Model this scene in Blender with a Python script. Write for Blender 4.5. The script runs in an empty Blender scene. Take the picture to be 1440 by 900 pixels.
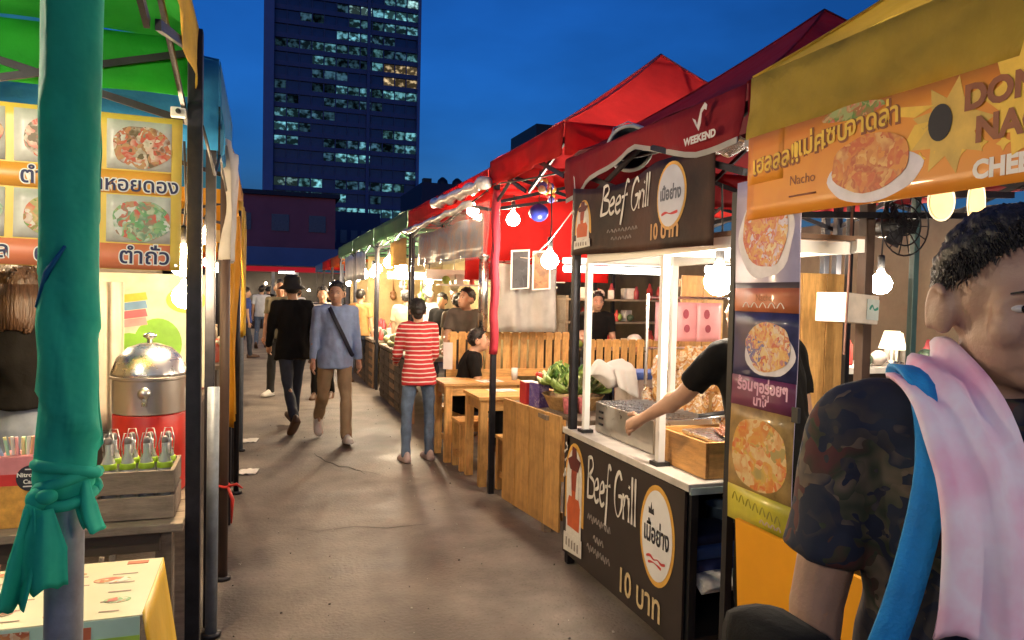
import bpy, bmesh, math, random
from math import sin, cos, pi, radians as rad
from mathutils import Vector, Matrix, noise, Euler
R = random.Random(7)
S = bpy.context.scene
C = S.collection

# ------------------------------------------------------------------ camera
cam_d = bpy.data.cameras.new('camera'); cam = bpy.data.objects.new('camera', cam_d); C.objects.link(cam)
S.camera = cam
cam_d.lens = 26.0; cam_d.sensor_width = 36.0; cam_d.clip_start = 0.05; cam_d.clip_end = 2000
YAW, PITCH, ROLL = 18.6, 2.0, 1.2
cam.location = (0, 0, 1.6)
cam.matrix_basis = (Matrix.Translation((0, 0, 1.6)) @ Matrix.Rotation(rad(-YAW), 4, 'Z')
                    @ Matrix.Rotation(rad(90 - PITCH), 4, 'X') @ Matrix.Rotation(rad(ROLL), 4, 'Z'))
# ------------------------------------------------------------------ dusk sky
W = bpy.data.worlds.new('World'); S.world = W; W.use_nodes = True
wn = W.node_tree; wn.nodes.clear()
sky = wn.nodes.new('ShaderNodeTexSky'); sky.sky_type = 'NISHITA'; sky.sun_disc = False
SUN_EL, SUN_ROT = 1.0, 200.0
sky.sun_elevation = rad(SUN_EL); sky.sun_rotation = rad(SUN_ROT)
sky.air_density = 1.0; sky.dust_density = 0.3; sky.ozone_density = 6.0
tint = wn.nodes.new('ShaderNodeMix'); tint.data_type = 'RGBA'; tint.blend_type = 'MULTIPLY'; tint.inputs[0].default_value = 1.0
tint.inputs[7].default_value = (1.05, 1.0, 1.0, 1)
tc = wn.nodes.new('ShaderNodeTexCoord')
mp = wn.nodes.new('ShaderNodeMapping'); mp.inputs['Scale'].default_value = (1.0, 1.0, 2.6)
cl = wn.nodes.new('ShaderNodeTexNoise'); cl.inputs['Scale'].default_value = 2.4; cl.inputs['Detail'].default_value = 5; cl.inputs['Roughness'].default_value = .5
cr = wn.nodes.new('ShaderNodeMapRange'); cr.inputs[1].default_value = .35; cr.inputs[2].default_value = .7; cr.inputs[3].default_value = .74; cr.inputs[4].default_value = 1.28
mul = wn.nodes.new('ShaderNodeMix'); mul.data_type = 'RGBA'; mul.blend_type = 'MULTIPLY'; mul.inputs[0].default_value = 1.0
bg = wn.nodes.new('ShaderNodeBackground'); bg.inputs['Strength'].default_value = 0.15
wo = wn.nodes.new('ShaderNodeOutputWorld')
L = wn.links.new
L(sky.outputs[0], tint.inputs[6]); L(tc.outputs['Generated'], mp.inputs[0]); L(mp.outputs[0], cl.inputs['Vector'])
L(cl.outputs['Fac'], cr.inputs[0]); L(tint.outputs[2], mul.inputs[6]); L(cr.outputs[0], mul.inputs[7])
L(mul.outputs[2], bg.inputs['Color']); L(bg.outputs[0], wo.inputs['Surface'])
# the sun is down: only a trace of directionless afterglow is left
sd = bpy.data.lights.new('sun', 'SUN'); sun = bpy.data.objects.new('sun', sd); C.objects.link(sun)
sd.energy = 0.02; sd.angle = rad(20); sd.color = (.75, .82, 1)
sun.rotation_euler = (rad(90 - 4), 0, rad(180 - SUN_ROT))
S.view_settings.view_transform = 'Standard'; S.view_settings.look = 'None'
S.view_settings.exposure = 1.5; S.view_settings.gamma = 1.0; S.view_settings.use_curve_mapping = False
S.render.engine = 'CYCLES'
S.cycles.use_denoising = True
S.cycles.max_bounces = 7; S.cycles.diffuse_bounces = 3; S.cycles.glossy_bounces = 3; S.cycles.transmission_bounces = 6; S.cycles.transparent_max_bounces = 10
S.cycles.sample_clamp_indirect = 4.0; S.cycles.caustics_reflective = False; S.cycles.caustics_refractive = False
BULB = 150.0      # radiance of a lit bulb

# ------------------------------------------------------------------ materials
MATS = {}
def M(key, col=(.5, .5, .5), rough=.6, metal=0., var=.18, scale=9., bump=.0, bscale=60., spec=.5, alpha=1., trans=0., sheen=0., col2=None, stretch=None, coat=0.):
    if key in MATS: return MATS[key]
    m = bpy.data.materials.new(key); m.use_nodes = True; MATS[key] = m
    nt = m.node_tree; n = nt.nodes; l = nt.links.new
    b = n['Principled BSDF']
    b.inputs['Roughness'].default_value = rough; b.inputs['Metallic'].default_value = metal
    b.inputs['Specular IOR Level'].default_value = spec; b.inputs['Alpha'].default_value = alpha
    b.inputs['Transmission Weight'].default_value = trans; b.inputs['Sheen Weight'].default_value = sheen
    b.inputs['Coat Weight'].default_value = coat
    tcn = n.new('ShaderNodeTexCoord'); mpn = n.new('ShaderNodeMapping'); l(tcn.outputs['Object'], mpn.inputs[0])
    if stretch: mpn.inputs['Scale'].default_value = stretch
    no = n.new('ShaderNodeTexNoise'); no.inputs['Scale'].default_value = scale; no.inputs['Detail'].default_value = 6; no.inputs['Roughness'].default_value = .6
    l(mpn.outputs[0], no.inputs['Vector'])
    rp = n.new('ShaderNodeValToRGB'); l(no.outputs['Fac'], rp.inputs[0])
    a = tuple(max(0, c * (1 - var)) for c in col); z = col2 or tuple(min(1, c * (1 + var)) for c in col)
    rp.color_ramp.elements[0].position = .33; rp.color_ramp.elements[1].position = .68
    rp.color_ramp.elements[0].color = (*a, 1); rp.color_ramp.elements[1].color = (*z, 1)
    l(rp.outputs[0], b.inputs['Base Color'])
    mr = n.new('ShaderNodeMapRange'); mr.inputs[3].default_value = max(0, rough - .1); mr.inputs[4].default_value = min(1, rough + .1)
    l(no.outputs['Fac'], mr.inputs[0]); l(mr.outputs[0], b.inputs['Roughness'])
    if bump:
        n2 = n.new('ShaderNodeTexNoise'); n2.inputs['Scale'].default_value = bscale; n2.inputs['Detail'].default_value = 4
        l(mpn.outputs[0], n2.inputs['Vector'])
        bp = n.new('ShaderNodeBump'); bp.inputs['Strength'].default_value = bump; bp.inputs['Distance'].default_value = .01
        l(n2.outputs['Fac'], bp.inputs['Height']); l(bp.outputs[0], b.inputs['Normal'])
    return m
def cloth(key, col, tr=.35, var=.12, wrinkle=.35, rough=.75):
    """tent fabric: diffuse plus translucent so that lamps below glow through it"""
    if key in MATS: return MATS[key]
    m = M(key, col, rough, var=var, scale=5, bump=wrinkle, bscale=7., spec=.3)
    nt = m.node_tree; n = nt.nodes; l = nt.links.new
    t = n.new('ShaderNodeBsdfTranslucent'); mx = n.new('ShaderNodeMixShader'); mx.inputs[0].default_value = tr
    b = n['Principled BSDF']; out = n['Material Output']
    for q in n:
        if q.type == 'BUMP': q.inputs['Distance'].default_value = .045
    l(b.inputs['Base Color'].links[0].from_socket, t.inputs['Color'])
    l(b.outputs[0], mx.inputs[1]); l(t.outputs[0], mx.inputs[2]); l(mx.outputs[0], out.inputs['Surface'])
    return m
def emit(key, col, strength):
    if key in MATS: return MATS[key]
    m = bpy.data.materials.new(key); m.use_nodes = True; MATS[key] = m
    n = m.node_tree.nodes; n.clear()
    e = n.new('ShaderNodeEmission'); o = n.new('ShaderNodeOutputMaterial')
    e.inputs[0].default_value = (*col, 1); e.inputs[1].default_value = strength
    m.node_tree.links.new(e.outputs[0], o.inputs[0])
    return m
def ramp_mat(key, cols, scale=14., tex='VORONOI', rough=.45, dist=.6, wob=1.5, coat=0., detail=3):
    """printed picture: wobbling cells in several inks"""
    if key in MATS: return MATS[key]
    m = bpy.data.materials.new(key); m.use_nodes = True; MATS[key] = m
    nt = m.node_tree; n = nt.nodes; l = nt.links.new; b = n['Principled BSDF']
    tcn = n.new('ShaderNodeTexCoord')
    nz = n.new('ShaderNodeTexNoise'); nz.inputs['Scale'].default_value = scale * .45; nz.inputs['Detail'].default_value = detail
    l(tcn.outputs['Object'], nz.inputs['Vector'])
    mx = n.new('ShaderNodeMix'); mx.data_type = 'RGBA'; mx.blend_type = 'LINEAR_LIGHT'; mx.inputs[0].default_value = .12 * wob
    l(tcn.outputs['Object'], mx.inputs[6]); l(nz.outputs['Color'], mx.inputs[7])
    if tex == 'VORONOI':
        v = n.new('ShaderNodeTexVoronoi'); v.inputs['Scale'].default_value = scale
        l(mx.outputs[2], v.inputs['Vector'])
        sp = n.new('ShaderNodeSeparateColor'); l(v.outputs['Color'], sp.inputs[0])
        ad = n.new('ShaderNodeMath'); ad.operation = 'MULTIPLY_ADD'; l(nz.outputs['Fac'], ad.inputs[0]); ad.inputs[1].default_value = 1.0
        a2 = n.new('ShaderNodeMath'); a2.operation = 'MULTIPLY'; l(sp.outputs[0], a2.inputs[0]); a2.inputs[1].default_value = .62
        l(a2.outputs[0], ad.inputs[2]); fac = ad.outputs[0]
        sub = n.new('ShaderNodeMath'); sub.operation = 'SUBTRACT'; l(fac, sub.inputs[0]); sub.inputs[1].default_value = .3; fac = sub.outputs[0]
    else:
        v = n.new('ShaderNodeTexNoise'); v.inputs['Scale'].default_value = scale; v.inputs['Detail'].default_value = 5
        l(mx.outputs[2], v.inputs['Vector']); fac = v.outputs['Fac']
    rp = n.new('ShaderNodeValToRGB'); rp.color_ramp.interpolation = 'LINEAR'
    els = rp.color_ramp.elements
    while len(els) < len(cols): els.new(.5)
    for i, c in enumerate(cols):
        els[i].position = .2 + .6 * i / max(1, len(cols) - 1); els[i].color = (*c, 1)
    l(fac, rp.inputs[0]); l(rp.outputs[0], b.inputs['Base Color'])
    b.inputs['Roughness'].default_value = rough; b.inputs['Coat Weight'].default_value = coat
    return m
def stripes(key, ca, cb, freq, duty=.5, axis='Z', rough=.8, bump=.2):
    if key in MATS: return MATS[key]
    m = M(key, ca, rough, var=.08, scale=20, bump=bump, bscale=40)
    nt = m.node_tree; n = nt.nodes; l = nt.links.new; b = n['Principled BSDF']
    tcn = n.new('ShaderNodeTexCoord'); sx = n.new('ShaderNodeSeparateXYZ'); l(tcn.outputs['Object'], sx.inputs[0])
    nz = n.new('ShaderNodeTexNoise'); nz.inputs['Scale'].default_value = 6; l(tcn.outputs['Object'], nz.inputs['Vector'])
    ad = n.new('ShaderNodeMath'); ad.operation = 'MULTIPLY_ADD'; l(nz.outputs['Fac'], ad.inputs[0]); ad.inputs[1].default_value = .02; l(sx.outputs[axis], ad.inputs[2])
    mu = n.new('ShaderNodeMath'); mu.operation = 'MULTIPLY'; l(ad.outputs[0], mu.inputs[0]); mu.inputs[1].default_value = freq
    fr = n.new('ShaderNodeMath'); fr.operation = 'FRACT'; l(mu.outputs[0], fr.inputs[0])
    gt = n.new('ShaderNodeMath'); gt.operation = 'GREATER_THAN'; l(fr.outputs[0], gt.inputs[0]); gt.inputs[1].default_value = duty
    mx = n.new('ShaderNodeMix'); mx.data_type = 'RGBA'; l(gt.outputs[0], mx.inputs[0])
    l(b.inputs['Base Color'].links[0].from_socket, mx.inputs[6]); mx.inputs[7].default_value = (*cb, 1)
    l(mx.outputs[2], b.inputs['Base Color'])
    return m
def wood(key, col, axis=(1, 1, 1), rough=.55, var=.22):
    new = key not in MATS
    m = M(key, col, rough, var=var, scale=6, bump=.2, bscale=30, stretch=axis)
    if new:      # grease, knocks and darker boards
        nt = m.node_tree; n = nt.nodes; l = nt.links.new; b = n['Principled BSDF']
        tcn = n.new('ShaderNodeTexCoord'); nz = n.new('ShaderNodeTexNoise'); nz.inputs['Scale'].default_value = 7; nz.inputs['Detail'].default_value = 8; nz.inputs['Roughness'].default_value = .7; l(tcn.outputs['Object'], nz.inputs['Vector'])
        rp = n.new('ShaderNodeValToRGB'); rp.color_ramp.elements[0].position = .34; rp.color_ramp.elements[0].color = (.45, .38, .32, 1); rp.color_ramp.elements[1].position = .52; rp.color_ramp.elements[1].color = (1, 1, 1, 1); l(nz.outputs['Fac'], rp.inputs[0])
        oi = n.new('ShaderNodeObjectInfo'); mr = n.new('ShaderNodeMapRange'); mr.inputs[3].default_value = .72; mr.inputs[4].default_value = 1.12; l(oi.outputs['Random'], mr.inputs[0])
        mx = n.new('ShaderNodeMix'); mx.data_type = 'RGBA'; mx.blend_type = 'MULTIPLY'; mx.inputs[0].default_value = .45; l(b.inputs['Base Color'].links[0].from_socket, mx.inputs[6]); l(rp.outputs[0], mx.inputs[7])
        m2 = n.new('ShaderNodeMix'); m2.data_type = 'RGBA'; m2.blend_type = 'MULTIPLY'; m2.inputs[0].default_value = 1; l(mx.outputs[2], m2.inputs[6]); l(mr.outputs[0], m2.inputs[7]); l(m2.outputs[2], b.inputs['Base Color'])
    return m
PINE = wood('pine', (.66, .37, .12), (9, 9, 1.2)); PINEX = wood('pine_long_x', (.66, .37, .12), (1.2, 9, 9)); PINEY = wood('pine_long_y', (.50, .26, .08), (9, 1.2, 9))
OLDW = wood('weathered_wood', (.24, .185, .135), (1.5, 10, 10), .75)
STEEL = M('steel', (.62, .62, .62), .28, 1., var=.1, scale=12)
DSTEEL = M('dark_steel', (.022, .022, .028), .42, .6, var=.3, scale=14, bump=.1)
BLACK = M('black_paint', (.012, .012, .014), .5, var=.3)
WHITE = M('white_paint', (.78, .77, .74), .4, var=.06, scale=5)
PAPER = M('paper', (.78, .77, .73), .8, var=.07)
GREYP = M('galvanised', (.16, .19, .23), .55, .2, var=.2, scale=16, bump=.08)
SKIN = M('skin', (.52, .30, .195), .5, var=.1, scale=10, bump=.08, bscale=120)
SKIN2 = M('skin_tanned', (.33, .17, .10), .5, var=.1, scale=10, bump=.08, bscale=120)
HAIR = M('hair_black', (.012, .010, .009), .5, var=.4, scale=40, bump=.6, bscale=130, stretch=(1, 1, .25))
HAIRB = M('hair_brown', (.05, .024, .012), .5, var=.5, scale=40, bump=.6, bscale=120, stretch=(1, 1, .15))
PLASTIC = M('clear_plastic', (.85, .87, .88), .12, var=.03, trans=.0, alpha=.16, bump=.5, bscale=9)
FROST = cloth('frosted_plastic', (.55, .54, .52), .5, wrinkle=.6, rough=.3)
GLASS = M('glass', (.9, .93, .95), .06, var=.02, trans=.9)
BULBM = emit('bulb_warm', (1, .72, .42), BULB); BULBW = emit('bulb_white', (1, .84, .64), BULB)
TUBE = emit('tube_white', (1, .95, .86), 6)

# ------------------------------------------------------------------ geometry
def WM(o):
    m = o.matrix_parent_inverse @ o.matrix_basis if o.parent else o.matrix_basis.copy()
    return WM(o.parent) @ m if o.parent else m
def link(o, parent=None, local=False):
    C.objects.link(o)
    if parent:
        o.parent = parent
        if not local: o.matrix_parent_inverse = WM(parent).inverted()
    return o
def tag(o, label=None, cat=None, group=None, kind=None):
    if label: o['label'] = label
    if cat: o['category'] = cat
    if group: o['group'] = group
    if kind: o['kind'] = kind
    return o
def thing(name, label, cat, loc=(0, 0, 0), rz=0., group=None):
    o = bpy.data.objects.new(name, None); C.objects.link(o); o.empty_display_size = .1
    o.matrix_basis = Matrix.Translation(loc) @ Matrix.Rotation(rz, 4, 'Z')
    return tag(o, label, cat, group)
class B:
    def __init__(s): s.b = bmesh.new()
    def box(s, c, d, rot=None, bev=0., taper=None):
        g = bmesh.ops.create_cube(s.b, size=1.0)['verts']
        mt = Matrix.Translation(c) @ (rot.to_4x4() if rot else Matrix.Identity(4)) @ Matrix.Diagonal((*d, 1))
        if taper:
            for v in g:
                if v.co.z < 0: v.co.x *= taper; v.co.y *= taper
        bmesh.ops.transform(s.b, matrix=mt, verts=g)
        if bev:
            es = list({e for v in g for e in v.link_edges})
            bmesh.ops.bevel(s.b, geom=es, offset=bev, segments=2, affect='EDGES', profile=.6)
        return s
    def tube(s, pts, rad_, n=10, cap=True, sq=1.):
        pts = [Vector(p) for p in pts]; k = len(pts)
        rs = rad_ if isinstance(rad_, (list, tuple)) else [rad_] * k
        prev = None; rings = []
        for i, p in enumerate(pts):
            t = (pts[min(i + 1, k - 1)] - pts[max(i - 1, 0)])
            t = t.normalized() if t.length > 1e-9 else Vector((0, 0, 1))
            if prev is None:
                a = Vector((1, 0, 0)) if abs(t.x) < .8 else Vector((0, 1, 0))
                u = (a - t * a.dot(t)).normalized()
            else:
                u = (prev - t * prev.dot(t)).normalized()
            prev = u; w = t.cross(u)
            rings.append([s.b.verts.new(p + (u * cos(2 * pi * j / n) + w * sin(2 * pi * j / n) * sq) * rs[i]) for j in range(n)])
        for i in range(k - 1):
            for j in range(n):
                s.b.faces.new((rings[i][j], rings[i][(j + 1) % n], rings[i + 1][(j + 1) % n], rings[i + 1][j]))
        if cap:
            s.b.faces.new(rings[0][::-1]); s.b.faces.new(rings[-1])
        return s
    def bar(s, p, q, w, h=None):
        p, q = Vector(p), Vector(q); h = h or w
        d = q - p; L_ = d.length; d.normalize()
        a = Vector((0, 0, 1)) if abs(d.z) < .95 else Vector((0, 1, 0))
        x = a.cross(d).normalized(); z = d.cross(x)
        mt = Matrix((x, d, z)).transposed().to_4x4(); mt.translation = (p + q) / 2
        g = bmesh.ops.create_cube(s.b, size=1.0)['verts']
        bmesh.ops.transform(s.b, matrix=mt @ Matrix.Diagonal((w, L_, h, 1)), verts=g)
        return s
    def cap(s, p, q, r0, r1, n=12, m=4):
        """tapered capsule"""
        p, q = Vector(p), Vector(q); d = (q - p)
        d = d.normalized() if d.length > 1e-6 else Vector((0, 0, 1))
        pts, rs = [], []
        for i in range(m):
            a = pi / 2 * (1 - (i + .15) / m); pts.append(p - d * r0 * sin(a)); rs.append(r0 * cos(a))
        pts.append(p); rs.append(r0); pts.append(q); rs.append(r1)
        for i in range(m - 1, -1, -1):
            a = pi / 2 * (1 - (i + .15) / m); pts.append(q + d * r1 * sin(a)); rs.append(r1 * cos(a))
        return s.tube(pts, rs, n)
    def ell(s, c, r, rot=None, n=16, m=10):
        g = bmesh.ops.create_uvsphere(s.b, u_segments=n, v_segments=m, radius=1.0)['verts']
        bmesh.ops.transform(s.b, matrix=Matrix.Translation(c) @ (rot.to_4x4() if rot else Matrix.Identity(4)) @ Matrix.Diagonal((*r, 1)), verts=g)
        return s
    def lathe(s, prof, c=(0, 0, 0), n=20):
        rings = []
        for (r, z) in prof:
            rings.append([s.b.verts.new((c[0] + max(r, 1e-4) * cos(2 * pi * j / n), c[1] + max(r, 1e-4) * sin(2 * pi * j / n), c[2] + z)) for j in range(n)])
        for i in range(len(rings) - 1):
            for j in range(n):
                s.b.faces.new((rings[i][j], rings[i][(j + 1) % n], rings[i + 1][(j + 1) % n], rings[i + 1][j]))
        s.b.faces.new(rings[0][::-1]); s.b.faces.new(rings[-1])
        return s
    def grid(s, fn, nu, nv, closed=False):
        vs = [[s.b.verts.new(fn(i / nu, j / nv)) for j in range(nv + 1)] for i in range(nu + 1)]
        for i in range(nu):
            for j in range(nv):
                s.b.faces.new((vs[i][j], vs[i + 1][j], vs[i + 1][j + 1], vs[i][j + 1]))
        return s
    def poly(s, pts):
        s.b.faces.new([s.b.verts.new(p) for p in pts]); return s
    def mesh(s, name, mat=None, smooth=False, thick=0.):
        if thick:
            bmesh.ops.recalc_face_normals(s.b, faces=s.b.faces)
            bmesh.ops.solidify(s.b, geom=s.b.faces[:], thickness=thick)
        bmesh.ops.recalc_face_normals(s.b, faces=s.b.faces)
        me = bpy.data.meshes.new(name); s.b.to_mesh(me); s.b.free()
        if mat: me.materials.append(mat)
        if smooth:
            for p in me.polygons: p.use_smooth = True
            if smooth == 'auto' : me.set_sharp_from_angle(angle=rad(38))
        return me
    def build(s, name, mat, parent=None, smooth=False, thick=0., local=False):
        return link(bpy.data.objects.new(name, s.mesh(name, mat, smooth, thick)), parent, local)
def inst(name, me, parent, loc, rot=None, scale=None):
    o = bpy.data.objects.new(name, me)
    o.matrix_basis = Matrix.Translation(loc) @ (rot.to_4x4() if rot else Matrix.Identity(4)) @ (Matrix.Diagonal((*scale, 1)) if scale else Matrix.Identity(4))
    return link(o, parent)
def copy_tree(o, parent=None):
    c = o.copy(); C.objects.link(c); c.parent = parent
    if parent: c.matrix_parent_inverse = o.matrix_parent_inverse.copy()
    for ch in list(o.children): copy_tree(ch, c)
    return c
def hz(x, y, z, sc, amp): return noise.noise(Vector((x, y, z)) * sc) * amp
class Fr:
    """a printed sheet: u to the reader's right, v up, w out of the face"""
    def __init__(s, o, ex, ey, bend=None):
        s.o = Vector(o); s.ex = Vector(ex).normalized(); s.ey = Vector(ey).normalized(); s.n = s.ex.cross(s.ey); s.bend = bend
    def p(s, u, v, w=0.):
        return s.o + s.ex * u + s.ey * v + s.n * (w + (s.bend(u, v) if s.bend else 0))
    def sheet(s, name, mat, parent, u0, u1, v0, v1, w=0., nu=1, nv=1, thick=.0015, fn=None):
        b = B()
        def f(a, c):
            u = u0 + (u1 - u0) * a; v = v0 + (v1 - v0) * c
            if fn: u, v = fn(u, v, a, c)
            return s.p(u, v, w)
        return b.grid(f, nu, nv).build(name, mat, parent, smooth=bool(s.bend), thick=thick)
    def shape(s, name, mat, parent, pts, w=.002, thick=.001):
        c = (sum(p[0] for p in pts) / len(pts), sum(p[1] for p in pts) / len(pts))
        b = B(); k = 4 if s.bend else 1
        rings = [[b.b.verts.new(s.p(c[0] + (q[0] - c[0]) * (i + 1) / k, c[1] + (q[1] - c[1]) * (i + 1) / k, w)) for q in pts] for i in range(k)]
        n = len(pts)
        if k == 1: b.b.faces.new(rings[0])
        else:
            cv = b.b.verts.new(s.p(c[0], c[1], w))
            for j in range(n): b.b.faces.new((cv, rings[0][j], rings[0][(j + 1) % n]))
            for i in range(k - 1):
                for j in range(n): b.b.faces.new((rings[i][j], rings[i + 1][j], rings[i + 1][(j + 1) % n], rings[i][(j + 1) % n]))
        return b.build(name, mat, parent, thick=thick)
    def oval(s, name, mat, parent, u, v, ru, rv, w=.002, n=28):
        return s.shape(name, mat, parent, [(u + ru * cos(2 * pi * i / n), v + rv * sin(2 * pi * i / n)) for i in range(n)], w)
    def text(s, txt, mat, parent, u, v, size, w=.004, align='LEFT', shear=0., bold=0., sx=1., rot=0., name='lettering', space=1.):
        cu = bpy.data.curves.new('t', 'FONT'); cu.body = txt; cu.size = size; cu.align_x = align; cu.shear = shear; cu.offset = bold; cu.resolution_u = 3
        cu.space_character = space
        to = bpy.data.objects.new('t', cu); me0 = to.to_mesh()
        me = me0.copy(); to.to_mesh_clear(); bpy.data.objects.remove(to); bpy.data.curves.remove(cu)
        me.name = name
        for vt in me.vertices:
            x, y = vt.co.x * sx, vt.co.y
            if rot: x, y = x * cos(rot) - y * sin(rot), x * sin(rot) + y * cos(rot)
            vt.co = s.p(u + x, v + y, w + .0006)
        me.materials.clear(); me.materials.append(mat)
        if len(me.polygons) == 0: return None
        return link(bpy.data.objects.new(name, me), parent)
    def strokes(s, lines, mat, parent, u, v, sc, wd, w=.004, name='lettering'):
        b = B()
        for ln in lines:
            # smooth the stroke
            P = [Vector((x, y)) for x, y in ln]; Q = []
            for i in range(len(P) - 1):
                a0, a1, a2, a3 = P[max(i - 1, 0)], P[i], P[i + 1], P[min(i + 2, len(P) - 1)]
                for k in range(5):
                    t = k / 5
                    Q.append(.5 * ((2 * a1) + (a2 - a0) * t + (2 * a0 - 5 * a1 + 4 * a2 - a3) * t * t + (3 * a1 - a0 - 3 * a2 + a3) * t ** 3))
            Q.append(P[-1]); vs = []
            for i, q in enumerate(Q):
                d = Q[min(i + 1, len(Q) - 1)] - Q[max(i - 1, 0)]
                d = d.normalized() if d.length > 1e-9 else Vector((1, 0)); nn = Vector((-d.y, d.x))
                k = wd * (.75 + .35 * sin(3 * i / len(Q) * pi))
                vs.append((b.b.verts.new(s.p(u + (q.x) * sc + nn.x * k, v + q.y * sc + nn.y * k, w)), b.b.verts.new(s.p(u + q.x * sc - nn.x * k, v + q.y * sc - nn.y * k, w))))
            for i in range(len(vs) - 1):
                b.b.faces.new((vs[i][0], vs[i][1], vs[i + 1][1], vs[i + 1][0]))
        return b.build(name, mat, parent, thick=.0008)
def brush(word):
    G_ = {'B': (.52, [[(.02, -.02), (.05, 1.)], [(0, .98), (.3, 1.02), (.4, .8), (.1, .55)], [(.1, .55), (.48, .45), (.45, .1), (-.02, 0)]]),
          'e': (.42, [[(.02, .28), (.3, .38), (.24, .58), (.06, .46), (.02, .18), (.16, 0), (.36, .1)]]),
          'f': (.34, [[(.38, .95), (.24, 1.05), (.16, .8), (.12, .2), (.04, -.42)], [(-.02, .5), (.34, .58)]]),
          ' ': (.3, []), 'G': (.6, [[(.48, .86), (.3, 1.02), (.06, .75), (.04, .25), (.26, -.02), (.48, .2), (.5, .46), (.28, .46)]]),
          'r': (.34, [[(.0, .58), (.04, 0)], [(.03, .3), (.14, .55), (.3, .54)]]),
          'i': (.18, [[(.02, .55), (.04, 0)], [(.02, .76), (.05, .82)]]), 'l': (.2, [[(.04, 1.05), (.05, 0)]])}
    out, x = [], 0
    for ch in word:
        w, ls = G_[ch]
        for l_ in ls: out.append([(x + px, py) for px, py in l_])
        x += w
    return out, x

def blob(fr, par, mat, u, v, ru, rv, w, seed, name='photo'):
    return fr.shape(name, mat, par, [(u + ru * cos(2 * pi * i / 30) * (1 + .14 * noise.noise(Vector((cos(2 * pi * i / 30) * 1.5, sin(2 * pi * i / 30) * 1.5, seed)))), v + rv * sin(2 * pi * i / 30) * (1 + .14 * noise.noise(Vector((cos(2 * pi * i / 30) * 1.5, seed, sin(2 * pi * i / 30) * 1.5))))) for i in range(30)], w)

# ------------------------------------------------------------------ ground
def concrete():
    m = M('concrete_ground', (.182, .156, .135), .62, var=.35, scale=2.2, bump=.6, bscale=45)
    nt = m.node_tree; n = nt.nodes; l = nt.links.new; b = n['Principled BSDF']
    tcn = n.new('ShaderNodeTexCoord')
    st = n.new('ShaderNodeTexNoise'); st.inputs['Scale'].default_value = .9; st.inputs['Detail'].default_value = 8; st.inputs['Roughness'].default_value = .68
    l(tcn.outputs['Object'], st.inputs['Vector'])
    rp = n.new('ShaderNodeValToRGB'); rp.color_ramp.elements[0].position = .38; rp.color_ramp.elements[0].color = (.55, .5, .46, 1); rp.color_ramp.elements[1].position = .6; rp.color_ramp.elements[1].color = (1, 1, 1, 1)
    l(st.outputs['Fac'], rp.inputs[0])
    sp = n.new('ShaderNodeTexVoronoi'); sp.inputs['Scale'].default_value = 38; l(tcn.outputs['Object'], sp.inputs['Vector'])
    r2 = n.new('ShaderNodeValToRGB'); r2.color_ramp.elements[0].position = .08; r2.color_ramp.elements[0].color = (.45, .42, .40, 1); r2.color_ramp.elements[1].position = .30; r2.color_ramp.elements[1].color = (1, 1, 1, 1)
    l(sp.outputs['Distance'], r2.inputs[0])
    mx = n.new('ShaderNodeMix'); mx.data_type = 'RGBA'; mx.blend_type = 'MULTIPLY'; mx.inputs[0].default_value = 1
    src = b.inputs['Base Color'].links[0].from_socket
    l(src, mx.inputs[6]); l(rp.outputs[0], mx.inputs[7])
    m2 = n.new('ShaderNodeMix'); m2.data_type = 'RGBA'; m2.blend_type = 'MULTIPLY'; m2.inputs[0].default_value = .5
    l(mx.outputs[2], m2.inputs[6]); l(r2.outputs[0], m2.inputs[7]); l(m2.outputs[2], b.inputs['Base Color'])
    # damp worn patches are smoother
    rr = n.new('ShaderNodeMapRange'); rr.inputs[1].default_value = .35; rr.inputs[2].default_value = .65; rr.inputs[3].default_value = .5; rr.inputs[4].default_value = .85
    l(st.outputs['Fac'], rr.inputs[0]); l(rr.outputs[0], b.inputs['Roughness'])
    return m
GM = concrete()
ground = B().poly([(-400, -60, 0), (400, -60, 0), (400, 600, 0), (-400, 600, 0)]).build('ground', GM)
tag(ground, kind='structure')
def crack(pts, w):
    b = B(); vs = []
    for i, (x, y) in enumerate(pts):
        k = w * (.4 + .9 * R.random()) * (1 if 0 < i < len(pts) - 1 else .2)
        vs.append((b.b.verts.new((x - .2 * k, y - k, .0025)), b.b.verts.new((x + .2 * k, y + k, .0025))))
    for i in range(len(vs) - 1): b.b.faces.new((vs[i][0], vs[i + 1][0], vs[i + 1][1], vs[i][1]))
    b.build('crack', M('crack_dirt', (.03, .026, .022), .9), ground)
crack([(.48, 7.45), (.5, 7.3), (.53, 7.22), (.56, 7.05), (.62, 6.95), (.66, 6.82), (.74, 6.78), (.79, 6.66), (.83, 6.6), (.86, 6.46)], .022)
crack([(.83, 6.6), (.92, 6.52), (.98, 6.4)], .012)
crack([(.2, 5.1), (.35, 5.0), (.6, 5.04), (.8, 4.95), (1.1, 4.97)], .006)
crack([(-.1, 10.2), (.3, 10.1), (.8, 10.25), (1.5, 10.1)], .01)
GRM = [B().box((0, 0, .004), (.014, .010, .008)).mesh('grit', m_) for m_ in (M('grit_pale', (.4, .38, .34), .9), M('grit_dark', (.05, .045, .04), .9))]
for i in range(150): inst('grit', GRM[i % 2], ground, (R.uniform(-.15, 1.7), 2.2 + 8 * R.random() ** 1.6, .001), Euler((0, 0, R.uniform(0, 3))).to_matrix(), (R.uniform(.25, .8),) * 3)
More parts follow.
